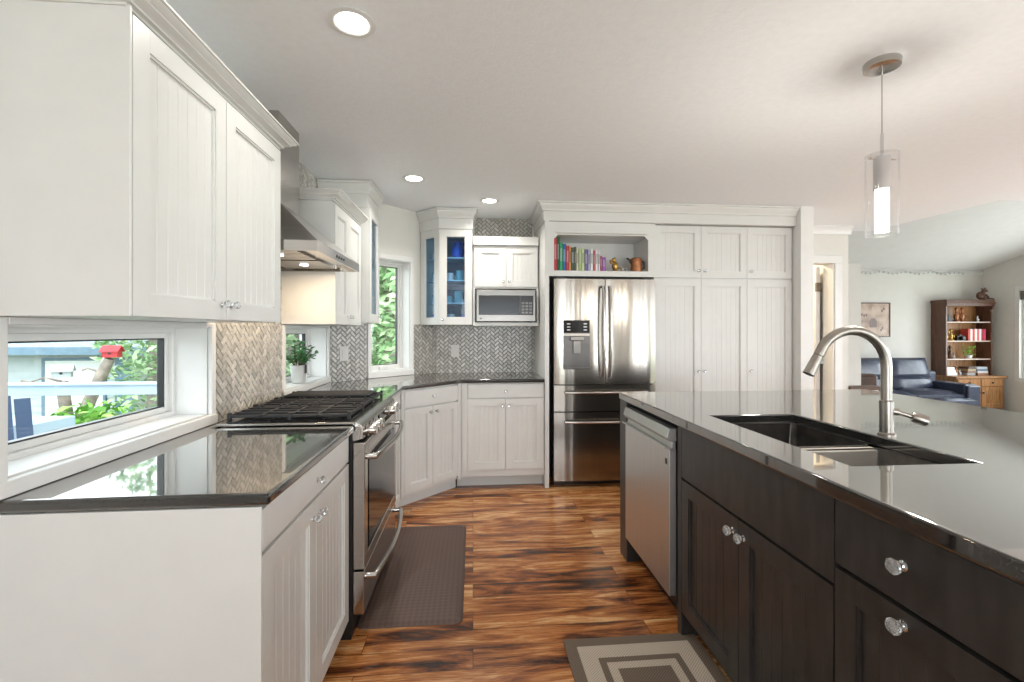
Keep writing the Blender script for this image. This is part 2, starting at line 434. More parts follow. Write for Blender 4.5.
def window(idx, hole, loc, rz, depth=.125, cas=.035, crank=False):
    x0, x1, z0, z1 = hole
    r = struct(thing('window_%d' % idx, None, None, loc, rz))
    f = MB(); ring(f, x0, x1, z0, z1, .022, depth, depth + .06); ring(f, x0 + .022, x1 - .022, z0 + .022, z1 - .022, .022, depth + .015, depth + .05)
    f.build('window_frame', 'trim', r, bevel=.003)
    g = MB(); ring(g, x0 + .044, x1 - .044, z0 + .044, z1 - .044, .005, depth + .02, depth + .045)
    g.build('gasket', 'black', r)
    p = MB(); p.box(x0 + .046, x1 - .046, depth + .03, depth + .034, z0 + .046, z1 - .046); p.build('pane', 'window', r)
    j = MB(); ring(j, x0 - .001, x1 + .001, z0 - .001, z1 + .001, .006, .0, depth)
    j.build('window_reveal', 'trim', r)
    if crank:
        c = MB(); c.box(.5 * (x0 + x1) - .06, .5 * (x0 + x1) + .02, depth - .03, depth, z0 + .006, z0 + .03)
        c.tube([(.5 * (x0 + x1) - .03, depth - .03, z0 + .03), (.5 * (x0 + x1) + .05, depth - .045, z0 + .035)], .006, 8)
        c.build('crank_handle', 'trim', r, bevel=.003)
    return r


wl = window(1, W1, (WX, 0, 0), PI / 2); window(2, W2, (WX, 0, 0), PI / 2, depth=.12)
window(3, W3, (WX, 3.63, 0), PI / 4, depth=.1, crank=True)


def casing(idx, hole, loc, rz, wd, zb, zt=None):
    x0, x1, z0, z1 = hole; zt = wd if zt is None else zt; m = MB()
    m.box(x0 - wd, x0, -.018, 0, z0 - zb, z1 + zt); m.box(x1, x1 + wd, -.018, 0, z0 - zb, z1 + zt)
    m.box(x0, x1, -.018, 0, z1, z1 + zt); m.box(x0 - wd, x1 + wd, -.026, 0, z0 - zb, z0)
    return struct(m.build('trim_%d' % idx, 'trim', loc=loc, rz=rz, bevel=.004))


casing(1, W1, (WX, 0, 0), PI / 2, .032, .04, .02)
casing(2, W2, (WX, 0, 0), PI / 2, .028, .04, .012)
casing(3, W3, (WX, 3.63, 0), PI / 4, .034, .05, .045)
m = MB(); m.box(3.755, 3.835, 4.43, 4.45, 0, 2.015); m.box(2.97, 3.835, 4.43, 4.45, 2.015, 2.096)
m.box(3.74, 3.755, 4.44, 4.58, 0, 2.015)
struct(m.build('trim_4', 'trim', bevel=.004))
CRN = [(0, 0), (0, .085), (-.055, .085), (-.055, .072), (-.042, .062), (-.03, .036), (-.018, .018), (-.018, 0)]
m = MB(); m.prof([(y + 4.45, z + 2.315) for y, z in CRN], 2.97, 3.935)
struct(m.build('trim_5', 'trim'))
m = MB(); m.prof([(8.8, 2.60), (8.77, 2.56), (8.77, 2.5), (8.8, 2.5)], 7.94, 10.8)
struct(m.build('trim_6', 'trim'))
# door leaf standing open behind the doorway
d = struct(thing('door_1', None, None, (3.725, 4.60, 0), math.radians(90)))
m = MB(); m.box(0, .72, -.0, .045, .01, 2.0); m.build('door_leaf', 'trim', d, bevel=.003)
m = MB(); m.box(-.008, .012, -.01, .05, 1.735, 1.83); m.build('hinge', 'metalhinge', d)
m = MB(); ring(m, -8.12, -6.2, .38, 2.10, .05, .04, .10); m.box(-7.19, -7.13, .05, .09, .43, 2.05)
o = m.build('window_4', 'trim', loc=(10.8, 0, 0), rz=-PI / 2, bevel=.004); struct(o)
p = MB(); p.box(-8.07, -6.25, .068, .072, .43, 2.05); p.build('pane', 'window', o)
m = MB(); ring(m, -8.20, -6.12, .30, 2.20, .08, -.02, 0); struct(m.build('trim_7', 'trim', loc=(10.8, 0, 0), rz=-PI / 2, bevel=.004))
m = MB(); m.box(-8.10, -6.22, -.015, .03, 1.93, 2.10)
for k in range(5): m.box(-8.10, -6.22, -.022 - .002 * k, -.015, 1.93 + .03 * k, 1.95 + .03 * k)
tag(m.build('roman_blind', mat('grey_blind', (.22, .22, .20), .8), loc=(10.8, 0, 0), rz=-PI / 2),
    'grey fabric blind raised at the top of the living room window', 'blind')


# backsplash tile: true herringbone, chamfered tiles over grout
def herring(name, W, H, holes, loc, rz, label, wd=.0285):
    bm = bmesh.new(); g = .0022; c = .0018; n = int((W + H) / wd) + 6
    R = Matrix.Rotation(PI / 4, 2)
    def tile(x, y, a, b):
        q = [Vector((x + g, y + g)), Vector((x + a - g, y + g)), Vector((x + a - g, y + b - g)), Vector((x + g, y + b - g))]
        cx = R @ Vector((x + a / 2, y + b / 2))
        if not (-wd * 1.3 < cx.x < W + wd * 1.3 and -wd * 1.3 < cx.y < H + wd * 1.3): return
        q2 = [Vector((x + g + c, y + g + c)), Vector((x + a - g - c, y + g + c)), Vector((x + a - g - c, y + b - g - c)), Vector((x + g + c, y + b - g - c))]
        lo = [R @ p for p in q]; hi = [R @ p for p in q2]
        tx, ty = random.uniform(-.0004, .0004), random.uniform(-.0004, .0004)
        dd = [tx, -tx, -ty, ty]
        a_ = [bm.verts.new((p.x, -.0015, p.y)) for p in lo]; b_ = [bm.verts.new((p.x, -.006 + e, p.y)) for p, e in zip(hi, dd)]
        bm.faces.new(b_)
        for i in range(4): bm.faces.new((a_[i], a_[(i + 1) % 4], b_[(i + 1) % 4], b_[i]))
    for i in range(-n, n):
        for j in range(-n, n):
            k = (i - j) % 4
            if k == 0: tile(i * wd, j * wd, 2 * wd, wd)
            elif k == 3: tile(i * wd, j * wd, wd, 2 * wd)
    for co, no in (((0, 0, 0), (-1, 0, 0)), ((W, 0, 0), (1, 0, 0)), ((0, 0, 0), (0, 0, -1)), ((0, 0, H), (0, 0, 1))):
        bmesh.ops.bisect_plane(bm, geom=bm.verts[:] + bm.edges[:] + bm.faces[:], plane_co=co, plane_no=no, clear_outer=True)
    for (hx0, hx1, hz0, hz1) in holes:
        for co, no in (((hx0, 0, 0), (1, 0, 0)), ((hx1, 0, 0), (1, 0, 0)), ((0, 0, hz0), (0, 0, 1)), ((0, 0, hz1), (0, 0, 1))):
            bmesh.ops.bisect_plane(bm, geom=bm.verts[:] + bm.edges[:] + bm.faces[:], plane_co=co, plane_no=no)
        kill = [f for f in bm.faces if hx0 < f.calc_center_median().x < hx1 and hz0 < f.calc_center_median().z < hz1]
        bmesh.ops.delete(bm, geom=kill, context='FACES')
    nt = len(bm.faces)
    v = [bm.verts.new(p) for p in ((0, -.002, 0), (W, -.002, 0), (W, -.002, H), (0, -.002, H))]
    fg = []
    g_ = MB(); wall_boxes(g_, 0, W, 0, H, -.002, 0, holes)
    bm.verts.ensure_lookup_table()
    for q in v: bm.verts.remove(q)
    base = [bm.verts.new(p) for p in g_.v]
    for f in g_.f:
        nf = bm.faces.new([base[i] for i in f]); nf.material_index = 1
    bmesh.ops.recalc_face_normals(bm, faces=bm.faces[:])
    me = bpy.data.meshes.new(name); bm.to_mesh(me); bm.free()
    me.materials.append(M['tile']); me.materials.append(M['grout'])
    o = bpy.data.objects.new(name, me); COL.objects.link(o); o.location = loc; o.rotation_euler.z = rz
    return struct(o, label)


Z0 = .9145
herring('wall_tile_range', 2.772 - 2.062, 2.40 - Z0, [], (WX, 2.062, Z0), PI / 2, 'herringbone marble tile on the wall behind the range')
herring('wall_tile_corner', DL, 1.37 - Z0, [(.340, .810, .0, 1.37 - Z0)], (WX, 3.63, Z0), PI / 4, 'herringbone tile on both sides of the angled corner window')
herring('wall_tile_back', .60 + .345, 1.372 - Z0, [], (-.345, BY, Z0), 0, 'herringbone tile below the microwave')
herring('wall_tile_above_microwave', .56, CE - 2.12, [], (.015, BY, 2.12), 0, 'herringbone tile above the microwave cabinet')
herring('wall_tile_above_hood', .62, CE - 1.36, [], (WX, 2.773, 1.36), PI / 2, 'herringbone tile high on the wall beside the hood')


# ------------------------------------------------------------------ cabinet making
def knob(parent, x, y, z, kind, name='knob', n=12):
    m = MB()
    s = 1.0 if kind == 'crystal' else .8
    m.lathe([(.0, 0), (.011 * s, 0), (.011 * s, .003), (.005 * s, .005), (.005 * s, .014 * s)], (0, 0, 0), n, 0, axis='y')
    m.lathe([(.006 * s, .013 * s), (.013 * s, .016 * s), (.0165 * s, .023 * s), (.0165 * s, .028 * s), (.010 * s, .034 * s), (0, .036 * s)], (0, 0, 0), 10, 1, axis='y')
    o = m.build(name, ['chrome', 'crystal'] if kind != 'chrome' else ['chrome', 'nickel'], parent, loc=(x, y, z), angle=20)
    return o


def door_mesh(w_, h, rail=.058, t=.02, bead=.042, glass=False, boards=True):
    m = MB()
    m.box(0, rail, 0, t, 0, h); m.box(w_ - rail, w_, 0, t, 0, h)
    m.box(rail, w_ - rail, 0, t, 0, rail); m.box(rail, w_ - rail, 0, t, h - rail, h)
    # small inner moulding
    q = .006
    for a, b, c_, d_ in ((rail, rail + q, rail, h - rail), (w_ - rail - q, w_ - rail, rail, h - rail), (rail, w_ - rail, rail, rail + q), (rail, w_ - rail, h - rail - q, h - rail)):
        m.box(a, b, .004, t - .001, c_, d_)
    if glass: return m
    x0, x1 = rail, w_ - rail; y = .011
    n = max(1, round((x1 - x0) / bead)) if boards else 1
    xs = [(x0, y)]
    for i in range(1, n):
        x = x0 + (x1 - x0) * i / n
        xs += [(x - .0022, y), (x - .0004, y + .0016), (x + .0004, y + .0016), (x + .0022, y)]
    xs.append((x1, y))
    vs = []; fs = []
    for xx, yy in xs: vs += [(xx, yy, rail), (xx, yy, h - rail)]
    for i in range(len(xs) - 1): fs.append((2 * i, 2 * i + 2, 2 * i + 3, 2 * i + 1))
    m.add(vs, fs)
    m.box(x0, x1, y + .0045, t - .001, rail, h - rail)
    return m


def add_door(r, x0, x1, z0, z1, mt, kn=None, kk='small', rail=.058, glass=False, boards=True, bead=.042, y=0, label=None, name='door'):
    g = .0015
    o = door_mesh(x1 - x0 - 2 * g, z1 - z0 - 2 * g, rail, glass=glass, boards=boards, bead=bead).build(name, mt, r, loc=(x0 + g, y, z0 + g), bevel=.0012, seg=1)
    if glass:
        p = MB(); p.box(rail, x1 - x0 - 2 * g - rail, .012, .015, rail, z1 - z0 - rail); p.build('pane', 'cabglass', o)
    if kn: knob(o, kn[0] - x0, 0, kn[1] - z0, kk)
    if label: o['label'] = label
    return o


def add_drawer(r, x0, x1, z0, z1, mt, kn=None, kk='small'):
    g = .0015; m = MB(); m.box(0, x1 - x0 - 2 * g, 0, .02, 0, z1 - z0 - 2 * g)
    o = m.build('drawer', mt, r, loc=(x0 + g, 0, z0 + g), bevel=.003)
    if kn: knob(o, kn[0] - x0, 0, kn[1] - z0, kk)
    return o


def crown_run(m, path, z, out, h, mat_i=0):
    """moulding: path list of (x,y) front-line points, outward = right side of travel"""
    prof = [(0, 0), (.12, .02), (.12, .52), (.3, .54), (.3, .60), (.42, .66), (.72, .80), (.80, .86), (.80, .90), (1, .92), (1, 1)] if h > .12 else \
        [(0, 0), (.18, .0), (.18, .14), (.34, .18), (.34, .30), (.46, .40), (.66, .52), (.66, .60), (.84, .72), (.90, .80), (.90, .86), (1, .88), (1, 1)]
    n = len(path); nor = []
    for i in range(n):
        ns = []
        if i > 0: d_ = Vector(path[i]) - Vector(path[i - 1]); ns.append(Vector((d_.y, -d_.x)).normalized())
        if i < n - 1: d_ = Vector(path[i + 1]) - Vector(path[i]); ns.append(Vector((d_.y, -d_.x)).normalized())
        q = sum(ns, Vector((0, 0))).normalized(); nor.append(q / max(.3, q.dot(ns[0])))
    vs = []; fs = []; k = len(prof)
    for i in range(n):
        for a, b in prof: vs.append((path[i][0] + nor[i].x * a * out, path[i][1] + nor[i].y * a * out, z + b * h))
        vs.append((path[i][0], path[i][1], z + h))
    k += 1
    for i in range(n - 1):
        for j in range(k): fs.append((i * k + j, (i + 1) * k + j, (i + 1) * k + (j + 1) % k, i * k + (j + 1) % k))
    fs.append(tuple(range(k))); fs.append(tuple((n - 1) * k + j for j in range(k))[::-1])
    m.add(vs, fs, mat_i)
    return m


R9 = PI / 2
UX = -.81      # face of the left wall cabinets
UG = 'white wall cabinets'
# near wall cabinet (local x = world Y - 1.16, y = into wall)
c = thing('wall_cabinet', 'large white beadboard wall cabinet with crown above the near window, left of the range hood', 'cabinet', (UX, 1.16, 1.345), R9)
m = MB(); m.box(0, .84, .02, .308, 0, .74); m.box(-.008, 0, 0, .308, 0, .74); m.build('body', 'white', c, bevel=.002)
add_door(c, .0, .415, .0, .725, 'white', (.385, .05)); add_door(c, .415, .84, .0, .725, 'white', (.445, .05))
m = MB(); crown_run(m, [(0, .308), (0, .02), (.84, .02), (.84, .308)], .735, .07, .05); m.box(0.0, .84, .02, .308, .74, .785); m.build('crown_moulding', 'white', c)
# wall cabinet right of the hood
c = thing('wall_cabinet', 'white two door wall cabinet between the range hood and the tall glass cabinet', 'cabinet', (UX, 2.765, 1.35), R9)
m = MB(); m.box(0, .633, .02, .308, 0, .73); m.build('body', 'white', c, bevel=.002)
add_door(c, .0, .295, .0, .715, 'white', (.27, .05)); add_door(c, .295, .625, .0, .715, 'white', (.32, .05))
m = MB(); crown_run(m, [(0, .308), (0, .02), (.633, .02)], .73, .07, .05); m.box(0, .633, .02, .308, .73, .78); m.build('crown_moulding', 'white', c)
# tall glass cabinet next to the angled window
c = thing('glass_cabinet', 'tall narrow white glass door cabinet reaching the ceiling left of the angled window', 'cabinet', (-.75, 3.40, 1.37), R9)
m = MB()
m.box(0, .34, .355, .368, 0, .84); m.box(0, .018, .02, .368, 0, .84); m.box(.322, .34, .02, .24, 0, .84)
m.prism([(.002, .022), (.338, .022), (.338, .24), (.23, .348), (.002, .348)], 0.001, .02); m.prism([(.002, .022), (.338, .022), (.338, .24), (.23, .348), (.002, .348)], .82, .839)
m.build('body', 'white', c)
m = MB(); m.box(.02, .30, .342, .352, .02, .82); m.build('back_panel', 'inside', c)
for k in range(3):
    m = MB(); m.box(.02, .32, .03, .24, .22 + .2 * k, .228 + .2 * k); m.build('shelf', 'shelfglass', c)
add_door(c, 0, .34, 0, .84, 'white', (.30, .05), glass=True, rail=.06)
m = MB(); crown_run(m, [(0, .36), (0, .02), (.34, .02), (.34, .24)], .84, .045, .185); m.prism([(0, .02), (.34, .02), (.34, .24), (.23, .35), (0, .35)], .84, 1.025); m.build('crown_moulding', 'white', c)

# corner glass cabinet on the back wall
GX0, GX1, GY, GZ, GH = -.30, -.005, 4.07, 1.365, .85
c = thing('glass_cabinet', 'white corner cabinet with two glass doors and teal dishes, left of the microwave', 'cabinet', (GX0, GY, GZ))
WW = GX1 - GX0; t5 = .185
foot = [(0, .02), (WW, .02), (WW, .33), (-.02, .33), (-t5 + .014, t5 + .014)]
m = MB(); m.prism(foot, 0, .02); m.prism(foot, GH - .02, GH); m.box(WW - .018, WW, .02, .33, .02, GH - .02)
m.box(-.012, WW - .018, .315, .33, .02, GH - .02)
m.box(0, .02, .014, .03, 0, GH)
m.build('body', 'white', c)
m = MB(); m.box(.0, WW - .02, .305, .313, .02, GH - .02); m.build('back_panel', 'inside', c)
sh = [(.02, .035), (WW - .02, .035), (WW - .02, .30), (0, .30), (-t5 + .05, t5 + .03)]
for k in range(3):
    m = MB(); m.prism(sh, .19 + .203 * k, .199 + .203 * k); m.build('shelf', 'shelfglass', c)
add_door(c, 0, WW, 0, GH, 'white', (.03, .045), glass=True, rail=.062)
ang = thing('angled_door_holder', None, None)
bpy.data.objects.remove(ang)
o = door_mesh(t5 * 1.414 - .01, GH - .003, .06, glass=True).build('door', 'white', c, loc=(-t5 + .004, t5 - .004, .0015), rz=-PI / 4, bevel=.0012, seg=1)
p = MB(); p.box(.06, t5 * 1.414 - .07, .012, .015, .06, GH - .063); p.build('pane', 'cabglass', o)
m = MB(); crown_run(m, [(-t5, t5), (0, 0), (WW, 0), (WW, .30)], GH, .045, .18)
m.prism([(-t5 + .01, t5 + .01), (0, .0), (WW, 0), (WW, .33), (-.02, .33)], GH, GH + .18); m.build('crown_moulding', 'white', c)


def mug(x, y, z, mt, label, cat='mug', r=.033, h=.08, handle=True, name='mug', a=0.5):
    m = MB(); m.lathe([(0, 0), (r * .9, 0), (r, .01), (r, h), (r * .9, h), (r * .85, .008), (0, .008)], (0, 0, 0), 18)
    if handle:
        pts = [(r * .95 + .022 * math.sin(q * PI / 6), 0, h * .2 + h * .55 * q / 6) for q in range(7)]
        m.tube(pts, .004, 6)
    return tag(m.build(name, mt, loc=(x, y, z), rz=a), label, cat)


sz = [GZ + .0205] + [GZ + .1995 + .203 * k for k in range(3)]
mug(-.20, 4.20, sz[0], 'ceramic', 'white mug on the lowest level of the corner glass cabinet')
mug(-.075, 4.22, sz[0], 'blue', 'deep blue cup at right on the lowest level of the corner glass cabinet', 'cup', handle=False, name='cup')
mug(-.22, 4.22, sz[1], 'teal', 'small teal mug at left on the second shelf up in the corner glass cabinet', h=.065, r=.027)
mug(-.13, 4.20, sz[1], 'teal', 'large teal mug on the second shelf up in the corner glass cabinet', h=.11, r=.042)
mug(-.21, 4.22, sz[2], 'ceramic', 'white mug on the third shelf up in the corner glass cabinet', h=.075)
mug(-.12, 4.18, sz[2], 'teal', 'pale teal mug on the third shelf up in the corner glass cabinet', h=.09, r=.038)
m = MB(); m.lathe([(0, 0), (.035, 0), (.058, .04), (.06, .08), (.035, .13), (.03, .145), (.034, .155), (.028, .155), (.025, .14), (0, .14)], (0, 0, 0), 20)
m.tube([(.03, 0, .14), (.07, 0, .13), (.078, 0, .09), (.058, 0, .06)], .007, 8)
tag(m.build('jug', 'blue', loc=(-.14, 4.21, sz[3])), 'bright blue jug on the top shelf of the corner glass cabinet', 'jug')
mug(-.345, 4.27, sz[1], 'teal', 'teal mug behind the angled glass door on the second shelf up')
mug(-.345, 4.27, sz[2], 'teal', 'teal mug behind the angled glass door on the third shelf up', h=.085)
mug(-.345, 4.27, sz[0], 'blue', 'blue mug behind the angled glass door on the lowest level')
mug(-.33, 4.27, sz[3], 'ceramic', 'grey white bowl behind the angled glass door on the top shelf', 'bowl', r=.05, h=.05, handle=False, name='bowl')

# microwave cabinet
c = thing('wall_cabinet', 'white two door wall cabinet above the microwave with an open shelf', 'cabinet', (0, 4.07, 1.355))
m = MB(); m.box(0, .59, -.01, .325, 0, .032); m.box(0, .018, .0, .325, .032, .34); m.box(.572, .59, .0, .325, .032, .34)
m.box(0, .59, .02, .325, .335, .76); m.box(.018, .572, .30, .325, .032, .335); m.build('body', 'white', c, bevel=.002)
add_door(c, .012, .296, .35, .712, 'white', (.268, .395)); add_door(c, .296, .58, .35, .712, 'white', (.324, .395))
m = MB(); m.box(-.0, .588, -.022, .325, .722, .735); m.box(0, .588, -.012, .325, .735, .80); m.build('top_rail', 'white', c, bevel=.002)
mw = thing('microwave', 'stainless steel microwave with black glass door under the back wall cabinet', 'microwave', (.03, 4.02, 1.39))
m = MB(); m.box(0, .525, .02, .31, .006, .285); m.build('body', 'steeld', mw)
m = MB(); m.box(0, .525, 0, .02, .005, .285); m.build('front_panel', 'steelmid', mw, bevel=.003)
m = MB(); m.box(.02, .385, -.005, 0, .062, .235); m.build('door_glass', 'blackgloss', mw, bevel=.002)
m = MB(); m.box(.387, .505, -.005, 0, .062, .235)
m.build('control_panel', 'black', mw, bevel=.002)
m = MB()
for i in range(3):
    for j in range(4): m.box(.40 + .034 * i, .424 + .034 * i, -.007, -.005, .075 + .028 * j, .092 + .028 * j)
m.build('buttons', 'steeld', mw)
m = MB(); m.lathe([(0, 0), (.008, 0), (.008, .001), (0, .001)], (.04, 0, .03), 12, axis='y'); m.build('badge', 'black', mw)

# fridge side panel and shelf above the fridge
m = MB(); m.box(0, .035, 0, .64, 0, 2.235)
o = m.build('side_panel', 'white', loc=(.598, 3.755, 0), bevel=.002); tag(o, 'tall white panel standing left of the refrigerator', 'panel')
c = thing('bookshelf_cabinet', 'white open shelf cabinet with books above the refrigerator', 'cabinet', (.634, 3.80, 1.775))
W_ = .93; x0, x1, z0, z1 = .048, .868, .047, .35; m = MB()
m.box(0, x0, 0, .58, 0, .46); m.box(x1, W_, 0, .58, 0, .46); m.box(x0, x1, 0, .58, 0, z0); m.box(x0, x1, 0, .58, z1, .46)
m.box(x0, x1, .36, .58, z0, z1)
e_ = .035
m.add([(x0, 0, z1), (x0 + e_, 0, z1), (x0, 0, z1 - e_), (x0, .02, z1), (x0 + e_, .02, z1), (x0, .02, z1 - e_)], [(0, 2, 1), (3, 4, 5), (1, 2, 5, 4)])
m.add([(x1, 0, z1), (x1 - e_, 0, z1), (x1, 0, z1 - e_), (x1, .02, z1), (x1 - e_, .02, z1), (x1, .02, z1 - e_)], [(0, 1, 2), (3, 5, 4), (1, 4, 5, 2)])
m.build('body', 'white', c)
m = MB(); m.box(x0 + .02, x1 - .02, -.026, 0, z1 + .010, z1 + .024); m.build('rail_strip', 'white', c, bevel=.003)
# long crown over fridge and pantry
m = MB(); crown_run(m, [(.598, 4.39), (.598, 3.80), (2.849, 3.80)], 2.238, .055, .16); m.box(.598, 2.849, 3.80, 4.39, 2.238, 2.398)
tag(m.build('crown_moulding', 'white'), 'long white crown moulding over the refrigerator and pantry doors', 'moulding')
# pantry
c = thing('pantry_cabinet', 'tall white pantry cabinet with six beadboard doors right of the refrigerator', 'cabinet', (1.572, 3.84, 0))
m = MB(); m.box(0, 1.276, .02, .55, .1, 2.236); m.box(0, 1.276, .08, .55, 0, .1); m.box(-.005, .0, .0, .02, .1, 2.236); m.build('body', 'white', c)
px = [0, .424, .848, 1.27]
kx = [.395, .452, .877]
for i in range(3):
    add_door(c, px[i], px[i + 1], 1.775, 2.232, 'white', (kx[i], 1.835))
    add_door(c, px[i], px[i + 1], .105, 1.765, 'white', (kx[i], .955))

# books over the fridge (x from .69 on)
bk = [((.55, .03, .05), .018, .285, 0), ((.01, .10, .04), .016, .29, 0), ((.02, .33, .13), .020, .245, 0), ((.03, .12, .40), .020, .235, 0), ((.50, .04, .04), .018, .22, -.02), ((.75, .35, .12), .012, .215, 0),
      ((.05, .08, .05), .020, .205, -.03), ((.10, .12, .09), .012, .21, -.03), ((.70, .66, .50), .014, .20, -.04), ((.35, .50, .20), .020, .195, -.02), ((.60, .68, .40), .016, .20, -.02), ((.14, .12, .30), .022, .19, 0), ((.45, .45, .65), .014, .185, 0),
      ((.78, .76, .74), .018, .195, 0), ((.55, .12, .15), .012, .18, 0), ((.75, .70, .74), .018, .19, 0), ((.80, .80, .78), .012, .185, 0), ((.45, .07, .10), .012, .135, 0), ((.28, .08, .40), .022, .125, 0)]
desc = ['crimson', 'dark green', 'bright green', 'blue', 'red', 'orange', 'black', 'dark olive', 'cream', 'leaf green', 'pale green', 'dark violet', 'lavender', 'white', 'narrow maroon', 'pinkish white', 'thin white', 'short crimson', 'short purple']
x = .690
prev = 'the left side of the shelf'
for (cc, tt, hh, an), dn in zip(bk, desc):
    hh *= 1.0; tt *= 1.36
    b = thing('book', '%s book standing on the fridge shelf just right of %s' % (dn, prev if prev.startswith('the') else 'the ' + prev + ' one'), 'book', (x, 3.845, 1.8225), 0, 'books on the shelf above the refrigerator')
    m = MB(); m.box(0, tt, 0, .17, 0, hh); m.box(.002, tt - .002, .0, .168, .002, hh - .002)
    m = MB(); m.box(0, .002, 0, .16, 0, hh); m.box(tt - .002, tt, 0, .16, 0, hh); m.box(0, tt, 0, .003, 0, hh)
    m.build('cover', book_mat(cc), b)
    m = MB(); m.box(.002, tt - .002, .003, .155, .003, hh - .004); m.build('pages', 'paper', b)
    m = MB(); m.box(tt * .2, tt * .8, -.0008, 0, hh * .35, hh * .8)
    m.build('spine_title', mat('spine_print', tuple(min(1, q * .6 + .22) for q in cc) if sum(cc) < 1.2 else tuple(q * .55 for q in cc), .6), b)
    x += tt + .0012; prev = dn
# figurine, small glasses and copper jug on the shelf
m = MB(); z = 1.8225
m.lathe([(0, 0), (.03, 0), (.028, .012), (.018, .02), (.03, .05), (.026, .075), (.012, .09)], (0, 0, 0), 14)
m.ball((-.012, -.005, .105), (.02, .02, .02)); m.ball((-.03, -.01, .10), (.01, .012, .009)); m.ball((-.005, .014, .122), .007); m.ball((-.008, -.02, .122), .007)
m.tube([(.02, 0, .04), (.05, 0, .035), (.055, 0, .01), (.04, -.01, .006)], .007, 8); m.tube([(-.02, -.02, .07), (-.045, -.03, .075), (-.05, -.02, .1)], .008, 8)
tag(m.build('figurine', 'gold', loc=(1.235, 3.88, z)), 'small gold animal figurine right of the books above the fridge', 'figurine')
for i, (xx, l) in enumerate(((1.30, 'tiny glass cup nearer the gold figurine above the fridge'), (1.335, 'tiny glass cup nearer the copper jug above the fridge'))):
    m = MB(); m.lathe([(0, 0), (.012, 0), (.014, .035), (.0125, .035), (.011, .003), (0, .003)], (0, 0, 0), 14); tag(m.build('glass_cup', 'glass', loc=(xx, 3.87, z)), l, 'cup', 'tiny glass cups above the fridge')
j = thing('jug', 'copper brown jug with a dark spout on the shelf above the refrigerator', 'jug', (1.425, 3.88, z))
m = MB(); m.lathe([(0, 0), (.048, 0), (.05, .02), (.05, .115), (.042, .125), (0, .125)], (0, 0, 0), 24); m.build('body', 'copper', j)
m = MB(); m.tube([(.048, 0, .1), (.07, 0, .09), (.07, 0, .04), (.048, 0, .03)], .006, 8)
m.build('handle', 'iron', j)
m = MB(); m.tube([(-.045, 0, .08), (-.06, 0, .11), (-.085, 0, .125)], [.012, .009, .007], 10); m.build('spout', 'iron', j)

# ------------------------------------------------------------------ refrigerator
f = thing('refrigerator', 'stainless steel french door refrigerator with water dispenser and two lower drawers', 'refrigerator', (.672, 3.74, 0))
FW = .872
m = MB(); m.box(.005, FW - .005, .07, .62, .03, 1.735); m.box(.02, FW - .02, .09, .6, 0, .03); m.build('body', 'steeld', f)


def bowed(x0, x1, z0, z1, bow=.012, t=.06, ex=None):
    m = MB(); n = 10; top = []; vs = []; fs = []
    for i in range(n + 1):
        u_ = i / n; x = x0 + (x1 - x0) * u_; y = -bow * (1 - (2 * u_ - 1) ** 2)
        if i == 0 or i == n: y += .006
        top.append((x, y))
    pts = top + [(x1, t), (x0, t)]
    m.prism(pts, z0, z1); return m


half = FW / 2
dl = bowed(0, half - .003, .866, 1.745); dl = dl.build('door', 'steelv', f, angle=50)
dr = bowed(half + .003, FW, .866, 1.745).build('door', 'steelv', f, angle=50)
d1 = bowed(0, FW, .640, .856, bow=.014).build('drawer', 'steelv', f, angle=50)
d2 = bowed(0, FW, .060, .630, bow=.014).build('drawer', 'steelv', f, angle=50)


def vhandle(x, z0, z1, parent, bow=.045):
    m = MB(); pts = []
    for i in range(13):
        u_ = i / 12; pts.append((x, -.02 - bow * math.sin(PI * (.12 + .76 * u_)), z0 + (z1 - z0) * u_))
    pts = [(x, -.005, z0)] + pts + [(x, -.005, z1)]
    m.tube(pts, .011, 12); return m.build('handle', 'steel', parent)


def hhandle(z, x0, x1, parent, y=-.012, bow=.04, r=.011, name='handle'):
    m = MB(); pts = [(x0, y + .02, z)]
    for i in range(15):
        u_ = i / 14; pts.append((x0 + (x1 - x0) * u_, y - .015 - bow * math.sin(PI * (.1 + .8 * u_)), z))
    pts.append((x1, y + .02, z)); m.tube(pts, r, 12); return m.build(name, 'steel', parent)


vhandle(half - .030, .93, 1.68, dl); vhandle(half + .030, .93, 1.68, dr)
hhandle(.80, .09, FW - .09, d1); hhandle(.555, .09, FW - .09, d2)
# dispenser
dp = MB(); dp.box(.075, .30, -.016, .004, .99, 1.40); ds = dp.build('dispenser', 'steeld', f, bevel=.004)
m = MB(); m.box(.080, .295, -.019, -.016, 1.295, 1.396); m.build('control_panel', 'blackgloss', f)
m = MB()
for s_ in (.105, .245):
    for k in range(3): m.box(s_, s_ + .028, -.0205, -.019, 1.315 + .025 * k, 1.323 + .025 * k)
m.build('indicator_lights', 'ceramic', f)
m = MB(); m.box(.076, .299, -.024, -.016, 1.268, 1.29); m.build('dispenser_trim', 'nickel', f, bevel=.002)
m = MB(); m.box(.088, .288, -.0175, -.0165, 1.0, 1.262); m.box(.088, .288, -.032, -.017, .995, 1.005); m.build('dispenser_recess', 'steeld', f)
m = MB(); m.box(.13, .24, -.045, -.017, 1.23, 1.265); m.box(.155, .215, -.035, -.018, 1.12, 1.23); m.build('dispenser_paddle', 'steelmid', f, bevel=.004)
m = MB(); m.box(.03, .10, .02, .08, 1.746, 1.76); m.box(FW - .10, FW - .03, .02, .08, 1.746, 1.76); m.build('hinge_cover', 'black', f)
m = MB(); m.box(FW - .12, FW - .05, -.0045, -.003, 1.695, 1.71); m.build('badge', 'chrome', f)

